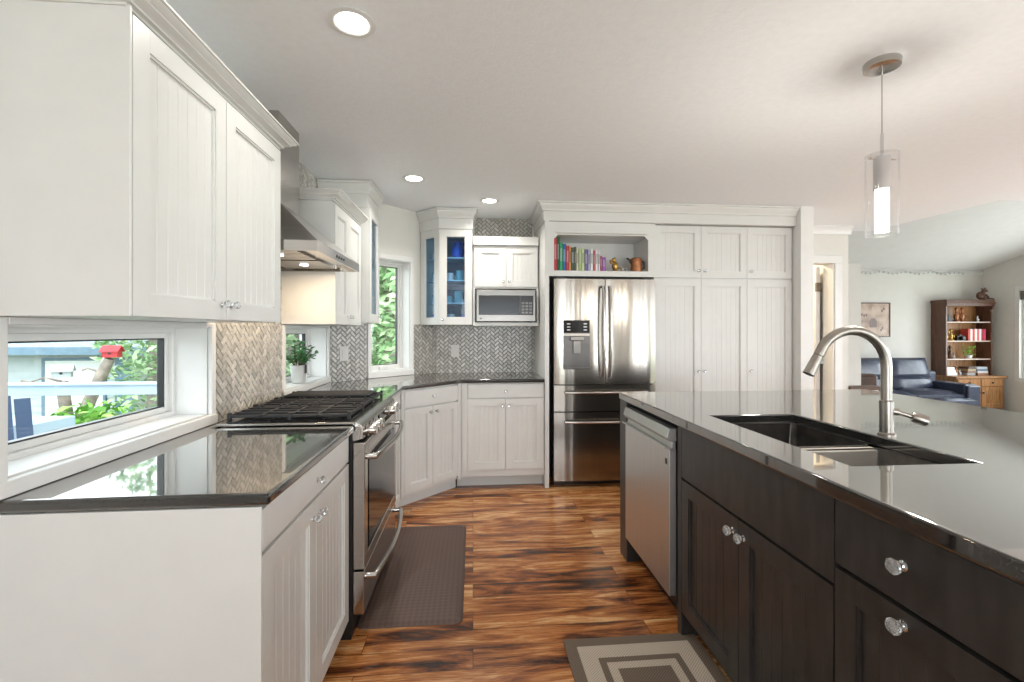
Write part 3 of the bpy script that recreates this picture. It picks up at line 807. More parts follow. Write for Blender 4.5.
# ------------------------------------------------------------------ base cabinets, left and back
bx = -.515
c = thing('base_cabinet', 'white base cabinet with a wide drawer over two doors, nearest the viewer', 'cabinet', (bx, 1.165, 0), R9)
m = MB(); m.box(0, .78, .02, .60, .10, .88); m.box(0.0, .78, .085, .60, 0, .10); m.box(-.006, 0, 0, .60, 0, .88); m.build('body', 'white', c, bevel=.002)
add_drawer(c, .0, .78, .765, .872, 'white', (.39, .815), 'small'); add_door(c, 0, .385, .105, .758, 'white', (.355, .70)); add_door(c, .385, .78, .105, .758, 'white', (.415, .70))
c = thing('base_cabinet', 'narrow white base cabinet between the range and the angled corner cabinet', 'cabinet', (bx, 2.755, 0), R9)
m = MB(); m.box(0, .577, .02, .60, .10, .88); m.box(0, .577, .085, .60, 0, .10); m.build('body', 'white', c)
add_door(c, .0, .54, .105, .872, 'white')
# angled cabinet
A = Vector((bx, 3.335)); LEN = (.415) * math.sqrt(2)
c = thing('base_cabinet', 'white angled corner base cabinet with a drawer and two doors', 'cabinet', (A.x, A.y, 0), PI / 4)
m = MB(); m.prism([(0.008, .02), (LEN - .008, .02), (LEN + .40, .43), (LEN + .08, .62), (-.22, .62), (-.40, .43)], .10, .88)
m.box(0, .029, 0, .04, .10, .88); m.box(LEN - .029, LEN + .004, 0, .04, .10, .88)
m.prism([(.02, .10), (LEN + .035, .10), (LEN + .36, .50), (LEN + .06, .60), (-.24, .60), (-.34, .5)], 0, .10); m.build('body', 'white', c)
q = LEN / 2
add_drawer(c, .03, LEN - .03, .745, .872, 'white', (q, .81)); add_door(c, .03, q, .13, .738, 'white', (q - .03, .69), rail=.05); add_door(c, q, LEN - .03, .13, .738, 'white', (q + .03, .69), rail=.05)
c = thing('base_cabinet', 'white base cabinet with one drawer and two doors beside the refrigerator', 'cabinet', (-.075, 3.775, 0))
m = MB(); m.box(-.02, .672, .02, .60, .10, .88); m.box(-.02, .029, 0, .03, .10, .88); m.box(-.06, .672, .10, .60, 0, .14); m.build('body', 'white', c)
add_drawer(c, .03, .665, .755, .872, 'white', (.345, .81)); add_door(c, .03, .345, .16, .748, 'white', (.318, .69)); add_door(c, .345, .665, .16, .748, 'white', (.372, .69))

# worktop
m = MB()
m.prism([(-1.118, 1.155), (-.495, 1.155), (-.495, 1.955), (-1.06, 1.955), (-1.06, 2.745), (-.495, 2.745), (-.495, 3.33), (-.085, 3.74), (.596, 3.74), (.596, 4.397), (-.352, 4.397), (-1.118, 3.631)], .882, .914)
tag(m.build('worktop', 'quartz', bevel=.011, seg=3), 'glossy black stone worktop along the left and back walls around the range', 'worktop')

# ------------------------------------------------------------------ range
r = thing('range', 'stainless steel slide in gas range with front knobs and black grates', 'range', (-.475, 1.962, 0), R9)
RW = .776
m = MB(); m.box(0, RW, .03, .575, .05, .905); m.box(.02, RW - .02, .06, .57, 0, .06); m.build('body', 'black', r)
m = MB(); m.box(0, RW, .015, .578, .917, .927); m.prof([(.015, .927), (-.002, .918), (-.002, .90), (.03, .90), (.03, .917)], 0, RW)
m.build('cooktop_rim', 'steel', r, bevel=.002)
m = MB(); m.box(.03, RW - .03, .05, .55, .9275, .931); m.build('cooktop', 'blackgloss', r)
m = MB(); m.prof([(.03, .905), (-.006, .905), (.0, .852), (.03, .846)], 0, RW); m.prof([(.028, .905), (-.004, .916), (-.012, .905), (-.014, .855), (.028, .85)], 0.001, RW - .001)
m.build('control_panel', 'steel', r, bevel=.002)
m = MB(); m.box(.32, .47, -.0175, -.012, .866, .898); m.build('display', 'blackgloss', r)
for x in (.075, .150, .225, .56, .635, .705):
    k = MB(); k.lathe([(.0, 0), (.026, 0), (.026, .006), (.021, .008), (.021, .034), (.018, .04), (0, .04)], (0, 0, 0), 20, axis='y')
    k.box(-.004, .004, -.046, -.03, -.018, .018); k.build('knob', 'steel', r, loc=(x, -.014, .878))
od = MB(); ring(od, 0, RW, .305, .84, .055, -.022, .028); od.box(.055, RW - .055, -.010, .028, .35, .79)
od = od.build('oven_door', 'steel', r, bevel=.004)
m = MB(); m.box(.07, RW - .07, -.0235, -.010, .37, .745); m.build('window', 'blackgloss', od)
hhandle(.775, .03, RW - .03, od, y=-.03, bow=.045, r=.013)
dw = MB(); dw.box(0, RW, -.018, .028, .115, .296); dw = dw.build('warming_drawer', 'steel', r, bevel=.004)
hhandle(.265, .03, RW - .03, dw, y=-.026, bow=.045, r=.013)
m = MB(); m.box(.02, RW - .02, .04, .06, .0, .11); m.build('kick_plate', 'black', r)
# burners and grates
for (x, y, q) in ((.17, .17, .045), (.17, .42, .036), (.388, .30, .05), (.61, .17, .036), (.61, .42, .045)):
    k = MB(); k.lathe([(0, 0), (q, 0), (q, .008), (q * .8, .012), (q * .8, .016), (0, .018)], (0, 0, 0), 22); k.build('burner', 'steeld' if q > .04 else 'iron', r, loc=(x, y, .931))


def grate(x0, x1, y0, y1, griddle=False):
    g = MB(); z0, z1 = .944, .956; b = .011
    ring(g, x0, x1, z0, z1, .012, 0, 0) if False else None
    g.box(x0, x1, y0, y0 + b, z0, z1); g.box(x0, x1, y1 - b, y1, z0, z1); g.box(x0, x0 + b, y0, y1, z0, z1); g.box(x1 - b, x1, y0, y1, z0, z1)
    n = 4
    for i in range(1, n): 
        x = x0 + (x1 - x0) * i / n; g.box(x - b / 2, x + b / 2, y0, y1, z0, z1 + .003)
    for yy in (y0 + (y1 - y0) * .27, (y0 + y1) / 2, y0 + (y1 - y0) * .73): g.box(x0, x1, yy - b / 2, yy + b / 2, z0, z1 + .002)
    for x in (x0 + b / 2, x1 - b / 2):
        for y in (y0 + b / 2, (y0 + y1) / 2, y1 - b / 2): g.box(x - .007, x + .007, y - .007, y + .007, .931, z1 + .009)
    for i in range(6):
        y = y0 + (y1 - y0) * (i + .5) / 6; g.box(x1 - .02, x1 + .004, y - .004, y + .004, z0, z1 + .008)
    return g.build('grate', 'iron', r, bevel=.002, seg=1)


grate(.04, .275, .05, .55); grate(.278, .50, .05, .55); grate(.503, .738, .05, .55)
m = MB(); m.box(.53, .71, .08, .52, .960, .969); 
for i in range(9): m.box(.54 + .018 * i, .548 + .018 * i, .09, .51, .969, .973)
m.build('griddle', 'iron', r, bevel=.002)

# ------------------------------------------------------------------ range hood
h = thing('range_hood', 'stainless steel chimney range hood with a sloped canopy over the range', 'range hood', (0, 0, 0))
hy0, hy1, hx, hz = 2.015, 2.735, -.665, 1.655
m = MB(); m.box(WX, -.955, 2.335, 2.60, 1.95, CE - .001); m.build('chimney', 'steel', h, bevel=.002)
m = MB(); m.box(WX, -.953, 2.333, 2.602, 1.93, 2.12); 
m.build('chimney_sleeve', 'steel', h, bevel=.002)
k = MB(); b_ = [(WX, hy0), (hx, hy0), (hx, hy1), (WX, hy1)]; t_ = [(WX, 2.335), (-.955, 2.335), (-.955, 2.60), (WX, 2.60)]
k.add([(x, y, hz + .045) for x, y in b_] + [(x, y, 1.95) for x, y in t_], [(0, 1, 5, 4), (1, 2, 6, 5), (2, 3, 7, 6), (4, 5, 6, 7)])
k.build('canopy', 'steel', h)
m = MB(); m.box(WX, hx, hy0, hy0 + .01, hz, hz + .045); m.box(WX, hx, hy1 - .01, hy1, hz, hz + .045); m.box(hx - .01, hx, hy0 + .01, hy1 - .01, hz, hz + .045); m.build('rim', 'steel', h, bevel=.001)
m = MB(); m.box(WX, hx - .01, hy0 + .01, hy1 - .01, hz + .02, hz + .03); m.build('underside', 'steel', h)
for i in range(2):
    m = MB(); y0 = 2.05 + .34 * i
    for q in range(8): m.box(-1.05, -.78, y0 + .038 * q, y0 + .038 * q + .028, hz + .010, hz + .019)
    m.build('filter', 'steel', h)
m = MB()
for y in (2.30, 2.34, 2.38, 2.42): m.lathe([(0, 0), (.007, 0), (.007, .003), (0, .003)], (hx, y, hz + .022), 10, axis='x')
m.build('buttons', 'black', h)
for y in (2.20, 2.52):
    m = MB(); m.lathe([(0, 0), (.022, 0), (.022, .004), (0, .004)], (-.90, y, hz + .0045), 16); m.build('lamp', 'ledmat', h)
    area('hood_light', (-.90, y, hz - .001), (0, 0, 0), .05, .05, 1.6, (1, .76, .52), 'DISK')

# ------------------------------------------------------------------ kitchen island
IT = .945; FX = .89
ig = 'dark island cabinets'
r3 = -PI / 2
c = thing('island_cabinet', 'dark brown island sink cabinet with two beadboard doors and crystal knobs next to the dishwasher', 'cabinet', (FX, 1.917, 0), r3)
m = MB(); m.box(.0, .035, .0, .60, 0, .906); m.box(.035, .862, .02, .12, .10, .906); m.box(.035, .862, .58, .60, .1, .906); m.box(.035, .862, .12, .58, .1, .60); m.box(.035, .862, .075, .60, 0, .10); m.build('body', 'espresso', c)
m = MB(); m.box(0, .826, 0, .02, 0, .215); m.build('false_front', 'espresso', c, loc=(.036, 0, .683), bevel=.003)
add_door(c, .036, .455, .107, .676, 'espresso', (.425, .625), 'crystal', rail=.06, bead=.05); add_door(c, .455, .862, .107, .676, 'espresso', (.488, .625), 'crystal', rail=.06, bead=.05)
c = thing('island_cabinet', 'dark brown island cabinet with a deep drawer and one beadboard door nearest the viewer', 'cabinet', (FX, 1.054, 0), r3)
m = MB(); m.box(0, .46, .02, .60, .10, .906); m.box(0, .46, .075, .60, 0, .10); m.build('body', 'espresso', c)
add_drawer(c, 0.001, .44, .737, .898, 'espresso', (.183, .822), 'crystal'); add_door(c, .001, .44, .107, .730, 'espresso', (.183, .698), 'crystal', rail=.06, bead=.05)
m = MB(); m.box(.462, 1.46, .0, .60, .0, .906); m.build('end_section', 'espresso', c)
c = thing('island_end_panel', 'dark end post of the island beside the dishwasher facing the refrigerator', 'panel', (.868, 2.63, 0), r3)
m = MB(); m.box(0, .115, .0, .62, 0, .906); m.build('panel', 'espresso', c, bevel=.002)
m = MB(); m.box(0, .02, .62, 1.54, .0, .906); m.box(0, 2.9, .95, .97, 0, .906); m.build('back_panel', 'espresso', c)
m = MB(); m.box(.003, .58, .03, .6, .888, .905); tag(m.build('filler_rail', 'espresso', loc=(FX, 2.515, 0), rz=r3), 'thin dark rail above the dishwasher under the island top', 'rail')
# dishwasher
d = thing('dishwasher', 'stainless steel dishwasher built into the dark island', 'dishwasher', (.855, 2.50, 0), r3)
m = MB(); m.box(.0, .578, .035, .58, .12, .885); m.box(.02, .56, .10, .56, 0, .12); m.build('body', 'black', d)
m = MB(); m.box(0.0, .575, .0, .034, .148, .795); m.build('door', 'steellt', d, bevel=.004)
m = MB(); m.prof([(.034, .883), (.0, .883), (-.012, .842), (-.0, .825), (.034, .825)], 0, .575); m.build('control_strip', 'steellt', d, bevel=.002)
m = MB(); m.prof([(.03, .824), (.016, .824), (.012, .798), (-.010, .796), (-.016, .803), (-.02, .796), (.03, .78)], .0, .575); m.build('handle', 'steellt', d, bevel=.001)
m = MB(); m.box(.535, .555, -.0015, 0, .72, .745); m.box(.539, .551, -.002, -.0015, .73, .742); m.build('badge', 'black', d)
# island top with sink cut-out
ox0, ox1, oy0, oy1 = .868, 2.45, -.55, 2.655; ix0, ix1, iy0, iy1 = 1.018, 1.405, 1.15, 1.89
m = MB(); O = [(ox0, oy0), (ox1, oy0), (ox1, oy1), (ox0, oy1)]; I = [(ix0, iy0), (ix1, iy0), (ix1, iy1), (ix0, iy1)]
vs = [(x, y, z) for z in (.907, IT) for x, y in O + I]; fs = []
for i in range(4):
    j = (i + 1) % 4
    fs += [(8 + i, 8 + j, 12 + j, 12 + i), (j, i, 4 + i, 4 + j), (i, j, 8 + j, 8 + i), (4 + j, 4 + i, 12 + i, 12 + j)]
m.add(vs, fs); tag(m.build('worktop', 'quartz', bevel=.006, seg=2), 'large glossy black stone top of the island with a sink cut out', 'worktop')
# sink
s = thing('sink', 'dark double bowl undermount sink with a low divider in the island top', 'sink', (0, 0, 0))


def bowl(x0, x1, y0, y1, zt, zb, t=.008):
    m = MB(); r_ = .03; n = 5
    def rr(a, b, c_, d_, rad):
        p = []
        for cx, cy, a0 in ((b - rad, c_ + rad, -PI / 2), (b - rad, d_ - rad, 0), (a + rad, d_ - rad, PI / 2), (a + rad, c_ + rad, PI)):
            for k in range(n + 1): q = a0 + PI / 2 * k / n; p.append((cx + rad * math.cos(q), cy + rad * math.sin(q)))
        return p
    L = [(rr(x0 - .006, x1 + .006, y0 - .006, y1 + .006, r_ + .005), zt), (rr(x0, x1, y0, y1, r_), zt), (rr(x0 + .004, x1 - .004, y0 + .004, y1 - .004, r_), zb + .025),
         (rr(x0 + .02, x1 - .02, y0 + .02, y1 - .02, r_), zb)]
    N = len(L[0][0]); vs = [(x, y, z) for P, z in L for x, y in P]; fs = []
    for k in range(3):
        for i in range(N): fs.append((k * N + i, (k + 1) * N + i, (k + 1) * N + (i + 1) % N, k * N + (i + 1) % N))
    fs.append(tuple(3 * N + i for i in range(N)))
    m.add(vs, fs); return m


ym = 1.475
bowl(ix0 + .004, ix1 - .004, ym + .02, iy1 - .004, .9065, .72).build('bowl', 'sinkm', s)
bowl(ix0 + .004, ix1 - .004, iy0 + .004, ym - .02, .9065, .74).build('bowl', 'sinkm', s)
m = MB(); m.box(ix0 + .006, ix1 - .006, ym - .0245, ym + .019, .80, .903); m.build('divider', 'sinkedge', s, bevel=.006)
for y, z in ((1.68, .721), (1.31, .741)):
    m = MB(); m.lathe([(0, 0), (.04, 0), (.043, .003), (.03, .004), (.028, .001), (0, .001)], (0, 0, 0), 20); m.build('drain', 'steel', s, loc=(1.21, y, z))
# faucet
fx, fy = 1.442, 1.475
fa = thing('faucet', 'tall brushed nickel gooseneck pull down faucet behind the island sink', 'faucet', (fx, fy, IT))
m = MB(); m.lathe([(0, 0), (.027, 0), (.027, .006), (.021, .012), (.021, .12), (.015, .125)], (0, 0, 0), 24); m.build('base', 'nickel', fa)
pts = [(0, 0, .12), (0, 0, .19), (0, 0, .237)]
R_ = .13
for k in range(1, 15):
    a = PI * k / 15 * .93; pts.append((-R_ + R_ * math.cos(a), 0, .237 + R_ * math.sin(a) * 1.0))
e = Vector(pts[-1]); dv = (Vector(pts[-1]) - Vector(pts[-2])).normalized(); pts.append(tuple(e + dv * .01))
m = MB(); m.tube(pts, .0165, 16); m.build('spout', 'nickel', fa)
m = MB(); p0 = e + dv * .012; m.tube([p0, p0 + dv * .004, p0 + dv * .005, p0 + dv * .072], [.0155, .0155, .0165, .0185], 16); m.build('spray_head', 'nickel', fa)
m = MB(); m.box(-.006, .006, -.012, .012, 0, .012, T=Matrix.Translation(p0 + dv * .03 + Vector((.018, 0, 0)))); m.build('spray_button', 'steeld', fa)
m = MB(); m.tube([(.01, 0, .085), (.034, -.01, .083)], .013, 12); m.tube([(.03, -.008, .083), (.078, -.03, .066)], [.008, .008], 12)
m.tube([(.068, -.026, .069), (.076, -.03, .067), (.105, -.043, .056)], [.014, .019, .019], 18)
m.build('lever', 'nickel', fa)

# ------------------------------------------------------------------ pendant, cans
pd = thing('pendant_light', 'chrome pendant light with a bubbled glass rod inside a clear glass cylinder over the island', 'pendant light', (1.651, 1.709, CE))
m = MB(); m.lathe([(.0, -.028), (.045, -.03), (.062, -.026), (.064, -.004), (.062, 0)], (0, 0, 0), 36); m.build('canopy', 'steel', pd)
m = MB(); m.tube([(0, 0, -.028), (0, 0, -.30)], .0022, 8); m.build('cable', 'steel', pd)
m = MB(); m.tube([(0, 0, -.29), (0, 0, -.385)], .006, 10); m.build('stem', 'chrome', pd)
m = MB(); m.lathe([(0, -.385), (.029, -.385), (.029, -.515), (.0, -.515)], (0, 0, 0), 28); m.tube([(-.062, 0, -.392), (.062, 0, -.392)], .003, 8); m.build('socket', 'chrome', pd)
m = MB(); m.lathe([(.056, -.375), (.056, -.705), (.053, -.705), (.053, -.375), (.056, -.375)], (0, 0, 0), 36); m.build('glass_cylinder', 'glass', pd)
k = NT('bubble_glass_lit')
vz_ = k.n('ShaderNodeTexVoronoi', i_Scale=110.0); k.l(k.coord(), vz_.inputs['Vector'])
rr_ = k.ramp(vz_.outputs['Distance'], [(.12, (.30, .27, .24)), (.34, (1, .96, .9))])
k.p.inputs['Base Color'].default_value = (.15, .15, .15, 1); k.l(rr_.outputs[0], k.p.inputs['Emission Color']); k.p.inputs['Emission Strength'].default_value = 1.0
m = MB(); m.lathe([(0, -.515), (.025, -.515), (.025, -.69), (0, -.69)], (0, 0, 0), 28); m.build('bubble_rod', k.m, pd)
pl = bpy.data.lights.new('pendant_bulb', 'POINT'); pl.energy = 14; pl.color = (1, .93, .82); pl.shadow_soft_size = .05
o = bpy.data.objects.new('pendant_bulb', pl); o.location = (1.651, 1.709, 1.62); COL.objects.link(o)
cans = [(-.425, 1.647, 'recessed ceiling light nearest the viewer above the left counter'), (-.419, 3.289, 'recessed ceiling light in front of the tall narrow glass cabinet'),
        (.136, 3.80, 'recessed ceiling light in front of the cabinet above the microwave')]
c0 = None
for x, y, l in cans:
    if c0 is None:
        c0 = thing('ceiling_light', l, 'ceiling light', (x, y, CE), 0, 'recessed ceiling lights')
        m = MB(); m.lathe([(.055, -.001), (.078, -.001), (.080, -.005), (.062, -.008), (.055, -.004), (.055, -.001)], (0, 0, 0), 36); m.build('trim_ring', 'trim', c0)
        m = MB(); m.lathe([(0, -.003), (.0555, -.003), (.0555, -.001), (0, -.001)], (0, 0, 0), 32); m.build('lamp', 'lamp', c0)
        cc = c0
    else:
        cc = copy_tree(c0); cc.location = (x, y, CE); cc['label'] = l
    area('can_light', (x, y, CE - .012), (0, 0, 0), .11, .11, 2.6 if y < 2 else 4.2, (1, .95, .88), 'DISK', math.radians(140))

# ------------------------------------------------------------------ outlets
def outlet(loc, rz, wd, n, label, name='outlet'):
    t = thing(name, label, name, loc, rz); m = MB(); m.box(-wd / 2, wd / 2, -.005, 0, -.058, .058); m.build('cover_plate', 'outlet', t, bevel=.002)
    for i in range(n):
        x = -wd / 2 + wd * (i + .5) / n; m = MB(); m.box(x - .017, x + .017, -.008, -.005, -.035, .035); m.build('rocker' if name == 'switch_plate' else 'socket', 'outlet', t, bevel=.001)


def dpt(t, off): return (WX + t * .7071 + off * .7071, 3.63 + t * .7071 - off * .7071)
q = dpt(.13, .0065); outlet((q[0], q[1], 1.13), PI / 4, .075, 1, 'white switch plate on the tile left of the angled window', 'switch_plate')
outlet((-.17, BY - .0065, 1.12), 0, .075, 1, 'white wall outlet on the herringbone tile below the corner glass cabinet')

# ------------------------------------------------------------------ plant on the far sill
px_, py_ = -1.168, 3.17
pt = thing('potted_plant', 'green jade plant in a grey pot on the window sill behind the range', 'plant', (px_, py_, .9618))
m = MB(); m.lathe([(0, 0), (.040, 0), (.042, .006), (.052, .105), (.053, .12), (.047, .12), (.045, .1), (0, .1)], (0, 0, 0), 28); m.build('pot', 'potm', pt)
m = MB(); m.lathe([(0, .101), (.045, .101)], (0, 0, 0), 20); m.build('soil', 'soil', pt)
m = MB(); m.box(-.008, .008, -.002, .0, .065, .125, T=Matrix.Translation((.053, -.02, .0)) @ Matrix.Rotation(1.0, 4, 'Z')); m.build('plant_tag', 'black', pt)
ms = MB(); ml = MB()
for k in range(30):
    a = random.uniform(0, 2 * PI); sp = random.uniform(.03, .14); hh = random.uniform(.04, .17)
    if k < 8: sp = random.uniform(.13, .22); a = random.uniform(.9, 2.2)
    p0 = Vector((.02 * math.cos(a), .02 * math.sin(a), .10)); dx = math.cos(a) * sp * .55; dy = math.sin(a) * sp * 1.25
    p2 = Vector((dx, dy, .10 + hh)); p1 = (p0 + p2) / 2 + Vector((0, 0, .02)); ms.tube([p0, p1, p2], .003, 6)
    for j in range(7):
        u_ = .35 + .65 * j / 6; c_ = p0.lerp(p2, u_) + Vector((0, 0, .012)); b_ = random.uniform(0, 2 * PI)
        T = Matrix.Translation(c_) @ Matrix.Rotation(b_, 4, 'Z') @ Matrix.Rotation(random.uniform(-.7, .3), 4, 'Y')
        ml.ball((.02, 0, 0), (.020, .0115, .0032), 8, T=T)
ms.build('stems', 'stem', pt); ml.build('leaves', 'leaf', pt)

# ------------------------------------------------------------------ floor mat and rug
mt = NT('brown_mat_weave'); mt.p.inputs['Base Color'].default_value = (.115, .072, .055, 1); mt.p.inputs['Roughness'].default_value = .55
ck = mt.n('ShaderNodeTexChecker', i_Scale=1.0)
tc = mt.n('ShaderNodeTexCoord'); mp = mt.n('ShaderNodeMapping'); mp.inputs['Rotation'].default_value = (0, 0, PI / 4); mp.inputs['Scale'].default_value = (55, 55, 55)
mt.l(tc.outputs['Object'], mp.inputs[0]); mt.l(mp.outputs[0], ck.inputs['Vector']); ck.inputs['Color1'].default_value = (.085, .050, .038, 1); ck.inputs['Color2'].default_value = (.115, .070, .053, 1)
mt.l(ck.outputs[0], mt.p.inputs['Base Color']); mt.bump(ck.outputs['Fac'], .35, .002)
m = MB()
def rrect(x0, x1, y0, y1, rd, n=6):
    p = []
    for cx, cy, a0 in ((x1 - rd, y0 + rd, -PI / 2), (x1 - rd, y1 - rd, 0), (x0 + rd, y1 - rd, PI / 2), (x0 + rd, y0 + rd, PI)):
        for k in range(n + 1): q = a0 + PI / 2 * k / n; p.append((cx + rd * math.cos(q), cy + rd * math.sin(q)))
    return p
lay = [(rrect(0, .47, 0, 1.03, .035), 0), (rrect(0.002, .468, .002, 1.028, .034), .004), (rrect(.028, .442, .028, 1.002, .03), .018)]
N = len(lay[0][0]); vs = [(x, y, z) for P, z in lay for x, y in P]; fs = [tuple(range(N))[::-1], tuple(2 * N + i for i in range(N))]
for k in range(2):
    for i in range(N): fs.append((k * N + i, k * N + (i + 1) % N, (k + 1) * N + (i + 1) % N, (k + 1) * N + i))
m.add(vs, fs)
tag(m.build('floor_mat', mt.m, loc=(-.515, 2.045, .001)), 'brown cushioned anti fatigue mat on the floor in front of the range', 'mat')


def weave(name, a, b):
    k = NT(name); k.p.inputs['Roughness'].default_value = .95
    ck = k.n('ShaderNodeTexChecker', i_Scale=170.0); k.l(k.coord(), ck.inputs['Vector'])
    ck.inputs['Color1'].default_value = (*a, 1); ck.inputs['Color2'].default_value = (*b, 1)
    k.l(ck.outputs[0], k.p.inputs['Base Color']); k.bump(ck.outputs['Fac'], .3, .002); return k.m


wb_ = weave('rug_brown', (.11, .08, .06), (.19, .145, .11)); wc_ = weave('rug_cream', (.58, .50, .41), (.36, .30, .245))
m = MB(); X0, X1, Y0, Y1 = 0, .57, 0, .93
rings = [(0, 0), (.048, 1), (.118, 0), (.145, 1), (.180, 0)]
m.box(X0, X1, Y0, Y1, 0, .006, 0)
m.f.pop(1); m.m.pop(1)
z = .006
for i, (o_, mi) in enumerate(rings):
    if i == len(rings) - 1:
        m.add([(X0 + o_, Y0 + o_, z), (X1 - o_, Y0 + o_, z), (X1 - o_, Y1 - o_, z), (X0 + o_, Y1 - o_, z)], [(0, 1, 2, 3)], mi)
    else:
        p_ = rings[i + 1][0]
        A_ = [(X0 + o_, Y0 + o_), (X1 - o_, Y0 + o_), (X1 - o_, Y1 - o_), (X0 + o_, Y1 - o_)]; B_ = [(X0 + p_, Y0 + p_), (X1 - p_, Y0 + p_), (X1 - p_, Y1 - p_), (X0 + p_, Y1 - p_)]
        m.add([(x, y, z) for x, y in A_ + B_], [(i_, (i_ + 1) % 4, 4 + (i_ + 1) % 4, 4 + i_) for i_ in range(4)], mi)
tag(m.build('rug', [wb_, wc_], loc=(.378, .965, .001)), 'brown and cream bordered rug in front of the island sink', 'rug')

# ------------------------------------------------------------------ living room
LF = -.3
# bookcase: hutch on a lower cupboard
b = thing('bookcase', 'tall brown wooden bookcase with open shelves over a cupboard in the living room corner', 'bookcase', (9.60, 8.78, LF))
HX = 1.04; m = MB()
m.box(0, .03, -.30, 0, .70, 2.24); m.build('side_panel', 'walnut', b); m = MB(); m.box(HX - .03, HX, -.30, 0, .70, 2.24)
m.build('side_panel', 'walnut', b)
m = MB(); m.box(.03, HX - .03, -.02, 0, .70, 2.24); m.build('back_panel', 'oak', b)
m = MB(); m.box(-.02, HX + .02, -.33, 0, 2.20, 2.25); m.box(.0, HX, -.315, -.28, 2.12, 2.20); m.build('top_rail', 'walnut', b, bevel=.005)
szz = [1.04, 1.41, 1.80]
ws = mat('shelf_edge_pale', (.62, .50, .42), .4)
for z in szz:
    m = MB(); m.box(.03, HX - .03, -.29, -.02, z - .02, z); m.build('shelf', ws, b)
m = MB(); m.box(.05, HX + .05, -.46, 0, .05, .66); m.box(.08, HX + .03, -.44, 0, 0, .05); m.build('cupboard', 'oak', b, bevel=.004)
m = MB(); m.box(.0, HX + .10, -.50, 0, .66, .70); m.build('cupboard_top', 'oak', b, bevel=.006)
for i in range(2):
    x = .07 + .51 * i
    o = MB(); o.box(x, x + .49, -.478, -.46, .50, .64); o = o.build('drawer', 'oak', b, bevel=.004)
    k = MB(); k.lathe([(0, 0), (.016, 0), (.018, .01), (.01, .022), (0, .024)], (x + .245, -.478, .57), 12, axis='y'); k.build('knob', 'iron', o)
    o = door_mesh(.49, .41, .07).build('door', 'oak', b, loc=(x, -.48, .07))
    k = MB(); k.lathe([(0, 0), (.016, 0), (.018, .01), (.01, .022), (0, .024)], (.03 if i else .46, 0, .3), 12, axis='y'); k.build('knob', 'iron', o)
BX, BYY = 9.60, 8.55
red = ['scarlet', 'white', 'red', 'cream', 'rose red', 'off white', 'dark red', 'crimson']
rc = [(.55, .06, .05), (.75, .72, .68), (.6, .05, .06), (.8, .75, .68), (.62, .12, .14), (.75, .7, .7), (.4, .03, .05), (.6, .04, .09)]
x = BX + .57
prev = 'the black camera'
for n_, c_ in zip(red, rc):
    m = MB(); t_ = .047; m.box(0, t_, 0, .15, 0, .24); m.box(t_ * .2, t_ * .8, -.001, 0, .12, .19)
    tag(m.build('book', book_mat(c_), loc=(x, 8.54, LF + 1.411), bevel=.003), '%s book on the bookcase shelf right of %s' % (n_, prev), 'book', 'red and white books in the living room bookcase'); x += t_ + .003; prev = 'the %s one' % n_
m = MB(); m.box(-.09, .09, -.03, .03, 0, .10); m.lathe([(0, 0), (.04, 0), (.036, .06), (0, .06)], (0, -.03, .05), 16, axis='y'); m.box(-.03, .03, -.02, .02, .1, .125)
tag(m.build('camera_ornament', 'black', loc=(BX + .45, 8.60, LF + 1.411), bevel=.004), 'black camera shaped ornament left of the red books', 'ornament')
def figurine(x, z, hgt, mt, label, cat='figurine', y=8.58):
    m = MB(); m.lathe([(0, 0), (.2, 0), (.2, .06), (.1, .12), (.16, .35), (.12, .55), (.06, .66), (.05, .7), (.1, .78), (.11, .86), (.06, .96), (0, 1)], (0, 0, 0), 14)
    m.tube([(.1, 0, .5), (.24, -.05, .4), (.2, -.1, .25)], .035, 8); m.tube([(-.1, 0, .5), (-.22, -.05, .62), (-.2, -.05, .8)], .035, 8)
    for i, v in enumerate(m.v): m.v[i] = (v[0] * hgt, v[1] * hgt, v[2] * hgt)
    return tag(m.build('figurine', mt, loc=(x, y, z)), label, cat)
figurine(BX + .12, LF + 1.411, .20, 'gold', 'gold figurine at the left end of the shelf with the red books')
figurine(BX + .22, LF + 1.411, .25, 'gold', 'taller gold figurine between the camera ornament and the leftmost gold figurine')
figurine(BX + .09, LF + 1.801, .12, 'slate', 'small blue grey figurine at the far left of the top shelf')
figurine(BX + .17, LF + 1.801, .14, 'slate', 'second blue grey figurine on the top shelf, beside the far left one')
figurine(BX + .34, LF + 1.801, .30, 'copper', 'tall dark red candlestick figure on the top bookcase shelf, left one of the pair')
figurine(BX + .47, LF + 1.801, .30, 'copper', 'tall dark red candlestick figure on the top bookcase shelf, right one of the pair')
figurine(BX + .83, LF + 1.801, .12, 'ceramic', 'small white figurine at the right of the top bookcase shelf')
figurine(BX + .10, LF + 1.041, .10, 'ceramic', 'small white figurine at the left of the shelf with the green plant')
figurine(BX + .20, LF + 1.041, .28, 'walnut', 'tall thin brown figurine on the shelf with the green plant')
figurine(BX + .29, LF + 1.041, .11, 'potm', 'short grey figurine beside the tall thin brown one on the plant shelf')
figurine(BX + .34, LF + .7015, .20, 'oak', 'tan wooden figurine between the white boxes and book stack')
figurine(BX + .43, LF + .7015, .11, 'ceramic', 'small pale figurine right of the tan wooden figurine')
g = thing('potted_plant', 'small green plant in a white pot on a bookcase shelf', 'plant', (BX + .65, 8.60, LF + 1.041))
m = MB(); m.lathe([(0, 0), (.045, 0), (.06, .07), (.05, .07), (0, .06)], (0, 0, 0), 16); m.build('pot', 'ceramic', g)
m = MB()
